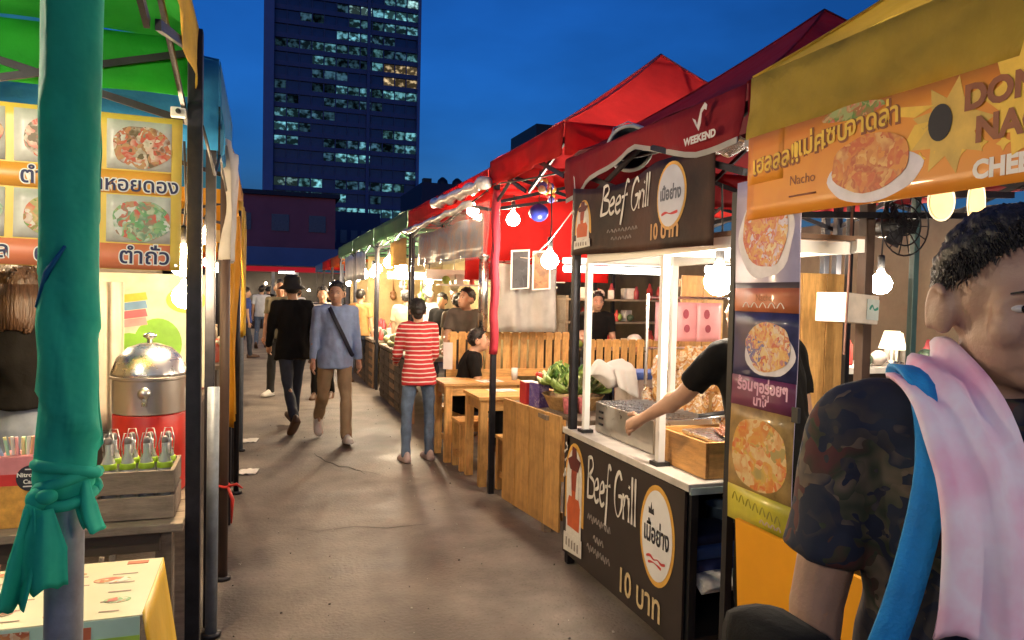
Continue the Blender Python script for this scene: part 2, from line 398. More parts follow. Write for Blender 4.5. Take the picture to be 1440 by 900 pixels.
# ------------------------------------------------------------------ office tower
TG = M('tower_glass', (.014, .040, .125), .3, .0, var=.3, scale=.4, spec=.5)
TW = M('tower_cladding', (.026, .06, .17), .5, var=.15, scale=.3)
TP = M('tower_pier', (.07, .14, .32), .55, var=.12, scale=.2)
def lit(key, col, strength, dens):
    m = bpy.data.materials.new(key); m.use_nodes = True; MATS[key] = m
    n = m.node_tree.nodes; n.clear(); l = m.node_tree.links.new
    tcn = n.new('ShaderNodeTexCoord'); gi = n.new('ShaderNodeObjectInfo')
    ad = n.new('ShaderNodeVectorMath'); ad.operation = 'MULTIPLY_ADD'; l(gi.outputs['Random'], ad.inputs[0]); ad.inputs[1].default_value = (91, 37, 53); l(tcn.outputs['Object'], ad.inputs[2])
    mp_ = n.new('ShaderNodeMapping'); mp_.inputs['Scale'].default_value = (.9, 1, 1.1); mp_.inputs['Rotation'].default_value = (0, .5, 0); l(ad.outputs[0], mp_.inputs[0])
    nz = n.new('ShaderNodeTexNoise'); nz.inputs['Scale'].default_value = .8; nz.inputs['Detail'].default_value = 3; l(mp_.outputs[0], nz.inputs['Vector'])
    rp = n.new('ShaderNodeValToRGB'); e0, e1 = rp.color_ramp.elements
    e0.position = dens; e0.color = (*[c * .05 for c in col], 1); e1.position = dens + .22; e1.color = (*col, 1)
    l(nz.outputs['Fac'], rp.inputs[0])
    e = n.new('ShaderNodeEmission'); rs = n.new('ShaderNodeMath'); rs.operation = 'MULTIPLY_ADD'; l(gi.outputs['Random'], rs.inputs[0]); rs.inputs[1].default_value = strength * 1.7; rs.inputs[2].default_value = strength * .25; l(rs.outputs[0], e.inputs[1]); o = n.new('ShaderNodeOutputMaterial')
    l(rp.outputs[0], e.inputs[0]); l(e.outputs[0], o.inputs[0])
    return m
LIT = [lit('office_lit_a', (.30, .85, .95), .20, .48), lit('office_lit_b', (.22, .62, .75), .22, .48), lit('office_lit_c', (.5, .9, .9), .34, .52), lit('office_dim', (.10, .26, .38), .12, .45)]
WLIT = lit('office_lit_warm', (1, .72, .38), .4, .5)
tw = thing('office_tower', 'tall dark blue glass office tower with scattered lit windows', 'building', (18, 200, 0))
B().box((18.5, 201.2, 48), (38, 20, 96)).build('core', TG, tw)
B().box((.7, 190.4, 48), (2.4, 2.2, 96.5)).build('pier', TP, tw)
B().box((37.3, 190.5, 48), (.7, 2.0, 96.5)).build('pier', TP, tw)
B().box((24.6, 190.75, 48), (.8, 1.2, 96.5)).build('pier', TW, tw)
FL = 3.36; NC = 12
spm = B().box((0, 0, 0), (35.2, .5, 1.15)).mesh('spandrel', TW)
for r in range(28): inst('spandrel', spm, tw, (19.5, 190.95, 3.0 + FL * r))
pane = {}
for k, mt in enumerate(LIT + [WLIT, TG]): pane[k] = B().box((0, 0, 0), (2.6, .08, 2.05)).mesh('window', mt)
mulm = B().box((0, 0, 0), (.22, .3, 93)).mesh('mullion', TW)
for c in range(NC + 1): inst('mullion', mulm, tw, (2.0 + 2.93 * c, 191.0, 48))
rr_ = random.Random(21)
for r in range(3, 22):
    run = 0; on = 5
    dens = rr_.choice([.25, .5, .62, .7, .45])
    for c in range(NC):
        if run <= 0:
            run = rr_.choice([1, 2, 2, 3]); on = rr_.choice([0, 0, 1, 1, 2, 3]) if rr_.random() < dens else rr_.choice([5, 5, 3])
        run -= 1; k = on
        if r in (15, 16) and c >= 9 and on != 5: k = 4
        if r < 5 and k in (0, 2): k = 3
        inst('window', pane[k], tw, (3.46 + 2.93 * c, 191.12, 3.0 + FL * r + 1.6))
# lower blocks behind the market
RB = M('red_block_wall', (.34, .10, .12), .8, var=.15, scale=.4); DBW = M('dark_window', (.06, .08, .12), .3)
def block(name, label, x0, x1, y, d, z, wm, wins=None, roof=None, z0=0):
    t = thing(name, label, 'building', ((x0 + x1) / 2, y + d / 2, 0))
    B().box(((x0 + x1) / 2, y + d / 2, (z + z0) / 2), (x1 - x0, d, z - z0)).build('wall', wm, t)
    if wins:
        nx, rows, ww, wh, wm_ = wins
        me = B().box((0, 0, 0), (ww, .1, wh)).mesh('window', wm_)
        for zz in rows:
            for i in range(nx): inst('window', me, t, (x0 + (x1 - x0) * (i + .5) / nx, y - .06, zz))
    if roof: B().box(((x0 + x1) / 2, y + d / 2, z + .2), (x1 - x0 + .8, d + .8, .4)).build('roof', roof, t)
    return t
block('brick_building', 'dull red building with flat roof at the end of the alley', -26, 6.2, 70, 14, 10, RB, (10, (4.5, 7.6), 1.5, 1.5, DBW), M('dark_roof', (.03, .035, .05), .8))
bb = block('low_building', 'low blue grey shed roof across the alley end', -22, 7, 50, 8, 4.3, M('blue_fascia', (.12, .17, .30), .7, var=.1, scale=.8), None, None, 2.6)
for i in range(9): B().box((-20 + 3.2 * i, 50.4, 1.3), (.25, .25, 2.6)).build('post', DSTEEL, bb)
B().box((-7.5, 57.6, 1.3), (29, .2, 2.6)).build('back_wall', BLACK, bb)
db = block('dark_building', 'dark flat roofed building with round water tanks above the red awnings', 12.2, 24, 60, 10, 10.6, M('dark_wall', (.025, .035, .07), .8, var=.2), (6, (4, 7), 1.2, 1.4, DBW))
for x in (14.6, 15.9, 17.0, 18.2): B().lathe([(.0, 0), (.42, .05), (.5, .35), (.42, .7), (.15, .95), (0, 1.0)], (x, 63, 10.6), 14).build('water_tank', BLACK, db, smooth=True)
for x in (14.6, 15.9, 17.0, 18.2): pass
B().box((13, 62, 10.9), (.7, .7, .6)).build('parapet', BLACK, db)
block('grey_building', 'unlit grey building between tower foot and green awnings', 7.5, 14, 95, 12, 11.5, M('slate_wall', (.03, .045, .10), .8, var=.2), (5, (5, 8.4), .8, 1.6, DBW))
block('roofline_building', 'black roof block peeking over the red awnings', 9.55, 10.9, 26, 3, 7.95, BLACK, (2, (5,), .3, 1.2, DBW), None)

# ------------------------------------------------------------------ market canopies
RED = cloth('red_canopy', (.62, .035, .035), .6, wrinkle=.25); DRED = cloth('maroon_canopy', (.25, .010, .018), .3, wrinkle=.3)
YEL = cloth('yellow_canopy', (.60, .40, .05), .4, wrinkle=.8); GRN = cloth('green_canopy', (.02, .36, .03), .45, wrinkle=.5)
OLV = cloth('olive_valance', (.40, .30, .05), .35, wrinkle=.9)
DGR = cloth('dull_green_canopy', (.10, .22, .12), .35, wrinkle=.3); BLU = cloth('blue_tarp', (.02, .19, .42), .4, wrinkle=.5)
ORG = cloth('orange_canopy', (.55, .13, .02), .45); CRM = cloth('cream_cloth', (.55, .42, .22), .45, wrinkle=.6); HEM = cloth('grey_hem', (.38, .37, .36), .2)
AMB = cloth('amber_cloth', (.55, .28, .02), .45, wrinkle=.7)
def canopy(label, x0, x1, y0, y1, ze, zh, zp, roof, val, posts, group='canopy tents along the alley', peak=None, hem=None, front='x0', frame=True, postm=DSTEEL, hemmat=None, pr_=.022):
    t = thing('canopy_tent', label, 'canopy tent', ((x0 + x1) / 2, (y0 + y1) / 2, 0), group=group)
    px, py = peak or ((x0 + x1) / 2, (y0 + y1) / 2)
    cs = [(x0, y0), (x1, y0), (x1, y1), (x0, y1)]
    b = B()
    for i in range(4):
        a, c = cs[i], cs[(i + 1) % 4]
        def f(u, v, a=a, c=c):
            x = a[0] + (c[0] - a[0]) * u; y = a[1] + (c[1] - a[1]) * u
            x = x + (px - x) * v; y = y + (py - y) * v
            z = ze + (zp - ze) * (v * .8 + .2 * v * v) - .05 * sin(pi * u) * (1 - v) * sin(pi * min(1, v * 1.5))
            return (x, y, z + hz(x, y, i, 1.6, .05) * (1 - v) * sin(pi * min(1, u * 4 * (1 - u) + .0)) + hz(x, y, i, 5, .012) * (1 - v))
        b.grid(f, 10, 8)
    bmesh.ops.remove_doubles(b.b, verts=b.b.verts, dist=.002)
    rfo = b.build('roof', roof, t, smooth=True)
    for (cx_, cy_) in cs:
        B().tube([(cx_ + (px - cx_) * q / 8, cy_ + (py - cy_) * q / 8, ze + (zp - ze) * (q / 8 * .8 + .2 * (q / 8) ** 2) + .004) for q in range(9)], .006, 6).build('seam', roof if roof is not RED else M('seam_pink', (.5, .12, .12), .7), rfo, True)
    for i in range(4):
        a, c = cs[i], cs[(i + 1) % 4]; isf = (i == 3 if front == 'x0' else i == 1)
        nx, ny = [(0, -1), (1, 0), (0, 1), (-1, 0)][i]
        def zb(u, y):
            return hem(y) if (hem and isf) else zh
        def f(u, v):
            x = a[0] + (c[0] - a[0]) * u; y = a[1] + (c[1] - a[1]) * u
            z = ze + (zb(u, y) - ze) * v
            w = (.012 * sin(u * 23 + i) + hz(x, y, 3 * z, 2.5, .03)) * v + .004
            return (x + nx * w, y + ny * w, z)
        B().grid(f, 22, 4).build('valance', val[i] if isinstance(val, (list, tuple)) else val, t, smooth=True, thick=.003)
        vob = C.objects[-1]
        if hemmat and isf:
            def f2(u, v):
                x = a[0] + (c[0] - a[0]) * u; y = a[1] + (c[1] - a[1]) * u
                w = .012 * sin(u * 23 + i) + hz(x, y, 3 * zb(u, y), 2.5, .03) + .006
                return (x + nx * w, y + ny * w, zb(u, y) + .012 - .024 * v)
            B().grid(f2, 22, 1).build('hem', hemmat, vob, thick=.004)
    for (x, y) in posts:
        B().box((x, y, ze / 2), (pr_ * 2, pr_ * 2, ze), bev=.004).build('leg', postm, t)
    if frame:
        zt = ze - .06
        for i in range(4):
            a, c = cs[i], cs[(i + 1) % 4]
            ix = .03
            pa = Vector((a[0] + ix * (1 if a[0] == x0 else -1), a[1] + ix * (1 if a[1] == y0 else -1), 0))
            pc = Vector((c[0] + ix * (1 if c[0] == x0 else -1), c[1] + ix * (1 if c[1] == y0 else -1), 0)); mid = (pa + pc) / 2
            up = Vector((0, 0, zt)); lo = Vector((0, 0, zt - .26)); nv = Vector(((i % 2) * .012, ((i + 1) % 2) * .012, 0))
            B().bar(pa + up, mid + lo, .014, .026).build('truss_bar', DSTEEL, t); B().bar(pa + lo + nv, mid + up + nv, .014, .026).build('truss_bar', DSTEEL, t)
            B().bar(mid + lo + nv * 2, pc + up + nv * 2, .014, .026).build('truss_bar', DSTEEL, t); B().bar(mid + up - nv, pc + lo - nv, .014, .026).build('truss_bar', DSTEEL, t)
            B().bar(mid + up, (px, py, zp - .32), .014, .024).build('rafter', DSTEEL, t)
    return t
# right-hand row
cy = canopy('yellow canopy tent above the orange nacho banner', 1.7, 3.75, .25, 2.33, 2.41, 2.17, 3.28, YEL, [OLV, YEL, YEL, OLV], [(1.75, 2.28), (3.7, 2.28), (3.7, .3), (1.75, .3)], hemmat=HEM)
def dh(y):
    return 2.16 + .17 * (4.1 - y) / .85 if y > 3.25 else 2.33 - .14 * min(1, (3.25 - y) / .55)
cd = canopy('maroon canopy tent with white bird emblem above the beef stall', 1.7, 3.7, 2.36, 4.1, 2.40, 2.19, 3.08, DRED, DRED, [(1.75, 4.03), (3.65, 4.03), (3.65, 2.42)], peak=(2.7, 3.13), hem=dh, hemmat=HEM)
fr = Fr((1.70 - .045, 2.66, 2.285), (0, -1, 0), (0, 0, 1))
WP = M('white_print', (.62, .58, .58), .7, var=.1)
fr.shape('emblem', WP, cd, [(x*.8,y*.8) for x,y in [(0, .06), (.03, .045), (.045, .015), (.06, .05), (.075, .09), (.11, .115), (.13, .10), (.125, .075), (.105, .085), (.085, .07), (.078, .02), (.06, -.015), (.03, .02)]], thick=.001, w=0)
fr.text('WEEKEND', WP, cd, -.06, -.055, .042, w=0, bold=.002, sx=1.15)
cr1 = canopy('bright red peaked canopy tent over the pine tables', 1.7, 3.75, 4.14, 5.66, 2.64, 2.44, 3.36, RED, RED, [(1.74, 5.62), (3.7, 5.62), (3.7, 4.2)], peak=(2.72, 4.82), hemmat=None)
cr2 = canopy('red canopy tent with clear curtain beside the far green awning', 1.7, 4.6, 5.72, 9.15, 2.60, 2.40, 3.25, RED, RED, [(1.75, 9.1), (4.5, 9.1), (4.5, 5.8)])
cg = []
for k, (a, b_) in enumerate([(9.2, 12.1), (12.2, 15.1), (15.2, 18.2)]):
    lab = ['dull green canopy tent over the brightly lit vegetable stall', 'second dull green canopy tent, next to the vegetable stall tent', 'last dull green canopy tent before the orange awning'][k]
    cg.append(canopy(lab, 1.7, 4.4, a, b_, 2.62, 2.37, 3.1, DGR, DGR, [(1.75, a + .05), (1.75, b_ - .05), (4.3, a + .05)]))
for k, (a, b_, mt, lab) in enumerate([(18.6, 21.5, ORG, 'orange canopy tent beyond the green awnings'), (21.8, 24.6, RED, 'small red canopy tent deep in the alley'), (24.9, 28, BLU, 'blue canopy tent at the deep end of the alley')]):
    canopy(lab, 1.8, 4.4, a, b_, 2.5, 2.25, 3.0, mt, mt, [(1.85, a + .05), (1.85, b_ - .05)], frame=False)
# left-hand row
LP = M('bare_pipe', (.38, .42, .47), .4, .5, var=.2, scale=25, bump=.1)
cl1 = canopy('green canopy tent with yellow valance over the papaya salad menu', -2.3, -.24, .85, 3.12, 2.55, 2.33, 3.2, GRN, [GRN, YEL, GRN, GRN], [(-.245, 3.0), (-2.25, 3.05), (-2.25, .9)], front='x1', postm=DSTEEL, pr_=.026)
cl2 = canopy('blue tarp canopy tent behind the green one', -2.3, -.2, 3.62, 5.0, 2.62, 2.22, 3.0, BLU, BLU, [(-.235, 3.72), (-.235, 4.95), (-2.2, 3.7)], front='x1')
cl3 = canopy('yellow canopy tent with cream cloth tied to its post', -2.4, -.2, 5.2, 7.6, 2.5, 2.15, 3.0, AMB, AMB, [(-.22, 5.3), (-.22, 6.5), (-2.2, 5.3)], front='x1')
for k, (a, b_, mt, lab) in enumerate([(7.8, 10.4, CRM, 'cream canopy tent past the yellow one'), (10.6, 13.4, AMB, 'amber canopy tent lit from inside, past the cream one'), (13.6, 17, ORG, 'orange canopy tent opposite the green awnings'), (17.2, 21, DGR, 'green canopy tent at the dark end of the stall row'), (21.2, 25, RED, 'red canopy tent at the dark end of the stall row')]):
    canopy(lab, -2.9, -.45 - .06 * k, a, b_, 2.45, 2.2, 2.95, mt, mt, [(-.5 - .06 * k, a + .05), (-.5 - .06 * k, b_ - .05)], front='x1', frame=False)

canopy('added white canopy tent out of view, holding a fill bulb', -2.4, -.55, -2.6, .3, 2.45, 2.25, 3.0, CRM, CRM, [(-.6, .25), (-.6, -2.5), (-2.3, .25)], front='x1', frame=False)  # unseen tent behind the camera, added to carry a fill bulb
canopy('added blue canopy tent out of view, holding a fill bulb', 1.75, 3.8, -2.6, .15, 2.45, 2.25, 3.0, BLU, BLU, [(1.8, .1), (1.8, -2.5), (3.7, .1)], frame=False)  # second added tent behind the camera, also there for its fill bulb

# ------------------------------------------------------------------ people
TMP = bpy.data.scenes.new('tmp_bake')
def remesh(bm, name, vox, smooth_it=6, post=None):
    me = bpy.data.meshes.new('tmp'); bmesh.ops.recalc_face_normals(bm.b, faces=bm.b.faces); bm.b.to_mesh(me); bm.b.free()
    o = bpy.data.objects.new('tmp', me); TMP.collection.objects.link(o)
    md = o.modifiers.new('r', 'REMESH'); md.mode = 'VOXEL'; md.voxel_size = vox; md.use_smooth_shade = True
    sm = o.modifiers.new('s', 'SMOOTH'); sm.factor = .5; sm.iterations = smooth_it
    TMP.view_layers[0].update(); dg = TMP.view_layers[0].depsgraph
    out = bpy.data.meshes.new_from_object(o.evaluated_get(dg)); out.name = name
    bpy.data.objects.remove(o); bpy.data.meshes.remove(me)
    if post:
        nv = len(out.vertices); cs = [0.] * (3 * nv); ns = [0.] * (3 * nv)
        out.vertices.foreach_get('co', cs); out.vertex_normals.foreach_get('vector', ns)
        for i in range(0, 3 * nv, 3): cs[i:i + 3] = post(Vector(cs[i:i + 3]), Vector(ns[i:i + 3]))
        out.vertices.foreach_set('co', cs); out.update()
    for p in out.polygons: p.use_smooth = True
    return out
def limbdir(flex, abd, side):
    """straight down, swung forward (front is -Y) and out to the side"""
    d = Vector((0, 0, -1)); d.rotate(Euler((-flex, 0, 0))); d.rotate(Matrix.Rotation(-side * abd, 3, 'Y'))
    return d.normalized()
def person(label, loc, face, h=1.70, lean=0., legs=((0, 0, .06), (0, 0, .06)), arms=((0, .12, .15, 0), (0, .12, .15, 0)), head=(0, 0), skin=SKIN,
           shirt=None, sleeve='short', pants=None, pantlen='long', shoe=None, hair='short', hairm=HAIR, hat=None, build=1., vox=.011, drop=0., hem=.86, wide=1., twist=0., female=False, face_detail=True, group=None):
    k = h / 1.72
    t = thing('person', label, 'person', loc, rad(face), group)
    Z = Vector((0, 0, 1))
    pel = Vector((0, 0, .93 - drop))
    T = Matrix.Translation(pel) @ Matrix.Rotation(twist, 4, 'Z') @ Matrix.Rotation(lean, 4, 'X')
    def tp(x, y, z): return T @ Vector((x, y, z - .93))
    sw = .180 * wide * (0.92 if female else 1)
    hw = .088 * (1.08 if female else 1)
    # joints
    J = {}
    for i, s in enumerate((-1, 1)):      # -1: the person's right hand side when facing -Y
        fl, kn, ab = legs[i]
        hip = pel + Vector((s * hw, 0, -.02)); d = limbdir(fl, ab, s); knee = hip + d * .43
        d2 = limbdir(fl - kn, ab * .3, s); ank = knee + d2 * .40
        J['hip', s], J['knee', s], J['ank', s], J['ld', s] = hip, knee, ank, d2
        af, aa, el, inn = arms[i]
        sh = tp(s * sw, 0.005, 1.405); R3 = T.to_3x3()
        d = R3 @ limbdir(af, aa, s); elb = sh + d * .285
        d2 = R3 @ limbdir(af + el, aa * .6, s); d2 = (d2 + (R3 @ Vector((-s, 0, 0))) * inn).normalized(); wr = elb + d2 * .25
        J['sh', s], J['elb', s], J['wr', s], J['hd', s] = sh, elb, wr, d2
    neck = tp(0, .012, 1.46)
    HM = Matrix.Translation(tp(0, -.012 * 1, 1.585)) @ T.to_3x3().to_4x4() @ Matrix.Rotation(head[0], 4, 'Z') @ Matrix.Rotation(head[1], 4, 'X')
    def hp(x, y, z): return HM @ Vector((x, y, z))
    hr = HM.to_3x3()
    def torso(b, g, zs=None):
        prof = [(.84, .150, .115), (.93, .165, .122), (1.04, .150, .108), (1.13, .145, .105), (1.25, .165, .115), (1.35, .175, .112), (1.42, .150, .092), (1.465, .085, .068), (1.49, .05, .05)]
        if female: prof = [(.84, .160, .118), (.93, .172, .122), (1.04, .140, .102), (1.13, .128, .098), (1.25, .148, .118), (1.35, .155, .108), (1.42, .130, .085), (1.465, .075, .06), (1.49, .045, .045)]
        rings = []; n = 20
        for (z, rx, ry) in prof:
            if zs and not (zs[0] <= z <= zs[1]): continue
            rings.append([b.b.verts.new(tp((rx * build * wide + g) * cos(2 * pi * j / n), (ry * build + g) * sin(2 * pi * j / n), z)) for j in range(n)])
        for i in range(len(rings) - 1):
            for j in range(n): b.b.faces.new((rings[i][j], rings[i][(j + 1) % n], rings[i + 1][(j + 1) % n], rings[i + 1][j]))
        b.b.faces.new(rings[0][::-1]); b.b.faces.new(rings[-1])
    # ---- skin body
    cv = 1. if pantlen == 'shorts' or not pants else (.64 if pantlen == 'slim' else .76); b = B(); torso(b, -.032)
    for s in (-1, 1):
        b.cap(J['hip', s], J['knee', s], .078 * build * cv, .052 * build * cv); b.cap(J['knee', s], J['ank', s] , .050 * build * cv, .034)
        mid = J['knee', s].lerp(J['ank', s], .3) + Vector((0, .012, 0)); b.ell(mid, (.046 * cv, .048 * cv, .10))
        b.cap(J['sh', s], J['elb', s], .050 * build, .039 * build); b.cap(J['elb', s], J['wr', s], .040 * build, .026)
        fm = J['elb', s].lerp(J['wr', s], .28); b.ell(fm, (.041, .041, .05))
        b.cap(J['ank', s], J['ank', s] + Vector((0, -.09, -.05)), .028 if shoe else .035, .014 if shoe else .03)
        pd = J['hd', s]; b.cap(J['wr', s], J['wr', s] + pd * .075, .027, .033)
    b.cap(neck, hp(0, .012, -.06), .056 * (.85 if female else 1), .052 * (.85 if female else 1))
    b.ell(hp(0, .012, .028), (.076, .094, .098), hr); b.ell(hp(0, -.022, -.040), (.060, .068, .078), hr)
    b.ell(hp(0, -.050, -.088), (.030, .030, .026), hr); b.ell(hp(0, -.060, .000), (.060, .036, .045), hr)
    b.ell(hp(0, -.093, -.020), (.012, .016, .030), hr); b.ell(hp(0, -.100, -.036), (.018, .015, .012), hr)
    b.ell(hp(0, -.078, -.066), (.026, .016, .012), hr)
    for s in (-1, 1):
        b.ell(hp(s * .080, .018, -.012), (.011, .022, .034), hr @ Matrix.Rotation(s * -.3, 3, 'Z')); b.ell(hp(s * .036, -.062, -.030), (.026, .024, .026), hr)
        b.tube([hp(s * .088, .036 * cos(a) * .62 + .022, .036 * sin(a) - .010) for a in [-.9 + .42 * q for q in range(9)]], .006, 8)
    HI = HM.inverted()
    def post(co, no):
        q = HI @ co
        if abs(q.x) < .1 and -.14 < q.y < 0 and -.13 < q.z < .09:
            d = 0
            for s in (-1, 1): d += .010 * math.exp(-(((q.x - s * .032) / .018) ** 2 + ((q.z - .002) / .012) ** 2))
            d += .0045 * math.exp(-((q.x / .024) ** 2 + ((q.z + .066) / .003) ** 2)) + .004 * math.exp(-((q.x / .02) ** 2 + ((q.z + .082) / .006) ** 2))
            if q.y < -.03: co = co + hr @ Vector((0, d, 0))
        return co
    me = remesh(b, 'body', vox, 5, post)
    bm = bmesh.new(); bm.from_mesh(me); fb = B(); fb.b.free(); fb.b = bm
    for s in (-1, 1):           # five separate fingers on each palm
        pd = J['hd', s]; side = (T.to_3x3() @ Vector((0, -1, 0))); side = (side - pd * side.dot(pd)).normalized(); pn = pd.cross(side) * s
        base = J['wr', s] + pd * .08
        for f, ln in zip((-.027, -.009, .009, .026), (.058, .072, .076, .068)):
            p0 = base + side * f - pd * .015; p1 = p0 + pd * (ln * .55) ; p2 = p1 + (pd * .7 + pn * .55).normalized() * (ln * .5)
            fb.tube([p0, p1, p2, p2 + (pd * .3 + pn * .5) * .012], [.0095, .009, .008, .004], 7)
        q0 = J['wr', s] + pd * .035 + side * .022; q1 = q0 + (pd * .6 + side * .75).normalized() * .035; q2 = q1 + (pd * .95 + side * .25).normalized() * .032
        fb.tube([q0, q1, q2, q2 + pd * .008], [.012, .011, .0095, .005], 7)
    bm.to_mesh(me); bm.free()
    for p in me.polygons: p.use_smooth = True
    me.materials.append(skin)
    def put(me_, name, mat, parent=t):
        o = bpy.data.objects.new(name, me_); me_.materials.clear(); me_.materials.append(mat); C.objects.link(o); o.parent = parent; return o
    body = put(me, 'body', skin)
    # ---- eyes, brows, lips
    if face_detail:
        for s in (-1, 1):
            eye = B().ell(hp(s * .032, -.0765, .000), (.0135, .009, .006), hr, 12, 8).build('eye', M('eye_white', (.55, .52, .5), .2, var=.05), t, True, local=True)
            B().ell(hp(s * .032, -.0842, .0005), (.0055, .0025, .0055), hr, 10, 6).build('iris', M('iris', (.012, .008, .006), .1), eye, True, local=True)
            B().tube([hp(s * .014, -.094, .019), hp(s * .03, -.0945, .025), hp(s * .05, -.080, .020)], [.0025, .0042, .002], 6, sq=.6).build('eyebrow', hairm if hairm else HAIR, t, True, local=True)
        B().tube([hp(-.024, -.081, -.066), hp(0, -.0935, -.0665), hp(.024, -.081, -.066)], [.002, .005, .002], 6).build('lips', M('lips', (.30, .10, .075), .45), t, True, local=True)
    # ---- hair
    if hair:
        b = B(); n, m_ = (40, 26) if vox > .007 else (120, 80); low = {'short': -.045, 'bun': -.05, 'long': -.06, 'crop': -.03}[hair]
        vs = []
        for i in range(m_ + 1):
            row = []
            for j in range(n):
                th = pi * i / m_; ph = 2 * pi * j / n
                d = Vector((sin(th) * cos(ph), sin(th) * sin(ph), cos(th)))
                front = max(0, -d.y)          # hairline rises towards the face
                ln = low + (.118 if hair != 'long' else .125) * min(1, front * 1.25) ** .8 + .05 * max(0, 1 - abs(d.y) * 2.2) * abs(d.x)
                P = Vector((d.x * .076, d.y * .094 + .012, d.z * .098 + .028))
                on = max(0, min(1, (P.z - ln + (noise.noise(d * 30) * .010 if vox < .007 else 0)) / .016 + .5))
                nz_ = noise.noise(d * 5) * .006 + noise.noise(d * 17) * .004 + 0
                g = 1.0 + (.035 + (.085 + .05 * max(0, d.z)) * min(1, max(0, P.z - ln) / .055)) * on - .10 * (1 - on)
                P = Vector((P.x * g, (P.y - .012) * g + .012, (P.z - .028) * g + .028)) + d * nz_ * on
                row.append(b.b.verts.new(hp(*P)))
            vs.append(row)
        for i in range(m_):
            for j in range(n): b.b.faces.new((vs[i][j], vs[i][(j + 1) % n], vs[i + 1][(j + 1) % n], vs[i + 1][j]))
        bmesh.ops.remove_doubles(b.b, verts=b.b.verts, dist=.0005)
        hrn = random.Random(int(loc[0] * 100) + 7)
        for q in range(0 if hat or hair == 'crop' else 90):      # loose locks break up the outline
            z_ = hrn.uniform(-.35, 1); a_ = hrn.uniform(0, 2 * pi); r_ = math.sqrt(max(0, 1 - z_ * z_)); d = Vector((r_ * cos(a_), r_ * sin(a_), z_))
            if d.z * .098 + .028 < low + .118 * min(1, max(0, -d.y) * 1.25) ** .8 + .012: continue
            g = 1.10 + .05 * max(0, d.z); P = Vector((d.x * .076 * g, d.y * .094 * g + .012, d.z * .098 * g + .028))
            fl = Vector((d.x * .5 + hrn.uniform(-.4, .4), d.y * .5 - (.55 if hair in ('short', 'crop') and d.z > .5 else -.1) + hrn.uniform(-.3, .3), -.55 - .4 * (1 - d.z))); fl = (fl - d * fl.dot(d) * .85).normalized()
            ln = hrn.uniform(.018, .040) * (.5 if hair == 'crop' else 1)
            b.tube([hp(*(P - d * .006)), hp(*(P + fl * ln * .5 + d * .004)), hp(*(P + fl * ln + d * .001))], [.007, .006, .0012], 5)
        for q in range(8000 if vox < .007 else 0):        # cropped strands
            z_ = hrn.uniform(-.5, 1); a_ = hrn.uniform(0, 2 * pi); r_ = math.sqrt(max(0, 1 - z_ * z_)); d = Vector((r_ * cos(a_), r_ * sin(a_), z_))
            if d.z * .098 + .028 < low + .118 * min(1, max(0, -d.y) * 1.25) ** .8 + .05 * max(0, 1 - abs(d.y) * 2.2) * abs(d.x) - hrn.uniform(-.004, .008): continue
            g = 1.09 + .045 * max(0, d.z); P = Vector((d.x * .076 * g, d.y * .094 * g + .012, d.z * .098 * g + .028))
            fl = Vector((d.x * .3 + hrn.uniform(-.25, .25), -.75 * max(0, d.z) + .25 * d.y + hrn.uniform(-.2, .2), -.45)); fl = (fl - d * fl.dot(d) * .75).normalized(); ln = hrn.uniform(.008, .015)
            b.tube([hp(*(P - d * .003)), hp(*(P + fl * ln * .5 + d * .0012)), hp(*(P + fl * ln - d * .0005))], [.0013, .0011, .0003], 3)
        if hair == 'bun':
            b.ell(hp(0, .115, .02), (.042, .04, .042), hr); b.ell(hp(0, .09, -.03), (.05, .03, .04), hr)
        if hair == 'long':
            for q in range(17):
                a = -1.3 + 2.6 * q / 16; x = sin(a) * .074; y = .012 + cos(a) * .088
                e = tp(x * 1.15, .095 + cos(a) * .02, 1.40 + R.uniform(-.015, .015))
                b.tube([hp(x, y, .03), hp(x * 1.05, y + .012, -.06), hp(x * 1.05, y + .01, -.12), e], [.024, .026, .026, .008], 8)
        b.build('hair', hairm, t, True, local=True)
    if hat:
        b = B(); prof = hat[1]
        b.lathe(prof, (0, 0, 0), 24); me_ = b.mesh('hat', hat[0], True)
        for v in me_.vertices: v.co = hp(v.co.x, v.co.y * 1.12 + .012, v.co.z)
        o = bpy.data.objects.new('hat', me_); C.objects.link(o); o.parent = t
    # ---- clothes
    sd_ = R.random() * 50
    def folds(a):
        return lambda co, no: co + no * (noise.noise(Vector((co.x * 9 + sd_, co.y * 9, co.z * 5))) * a + noise.noise(Vector((co.x * 22, co.y * 22 + sd_, co.z * 13))) * a * .5)
    if pants:
        b = B()
        prof = [(.80, .150, .115), (.93, .166, .122), (1.0, .142, .100)]
        if female: prof = [(.80, .162, .120), (.93, .172, .122), (1.0, .150, .108), (1.05, .140, .100)]
        n = 20; rings = [[b.b.verts.new(tp(rx * build * cos(2 * pi * j / n), ry * build * sin(2 * pi * j / n), z)) for j in range(n)] for (z, rx, ry) in prof]
        for i in range(len(rings) - 1):
            for j in range(n): b.b.faces.new((rings[i][j], rings[i][(j + 1) % n], rings[i + 1][(j + 1) % n], rings[i + 1][j]))
        b.b.faces.new(rings[0][::-1]); b.b.faces.new(rings[-1])
        lw = {'long': 1., 'slim': .86, 'shorts': 1.12}[pantlen]
        for s in (-1, 1):
            hip, kn, an = J['hip', s], J['knee', s], J['ank', s]
            if pantlen == 'shorts': b.cap(hip, hip.lerp(kn, .42), .096 * build, .088 * build)
            else:
                b.cap(hip, kn, .090 * build * max(lw, .95), .066 * build * lw); b.tube([kn - (an - kn) * .06, kn, kn.lerp(an, .35), kn.lerp(an, 1.07)], [.05 * lw, .066 * build * lw, .064 * lw, .058 * lw], 14)
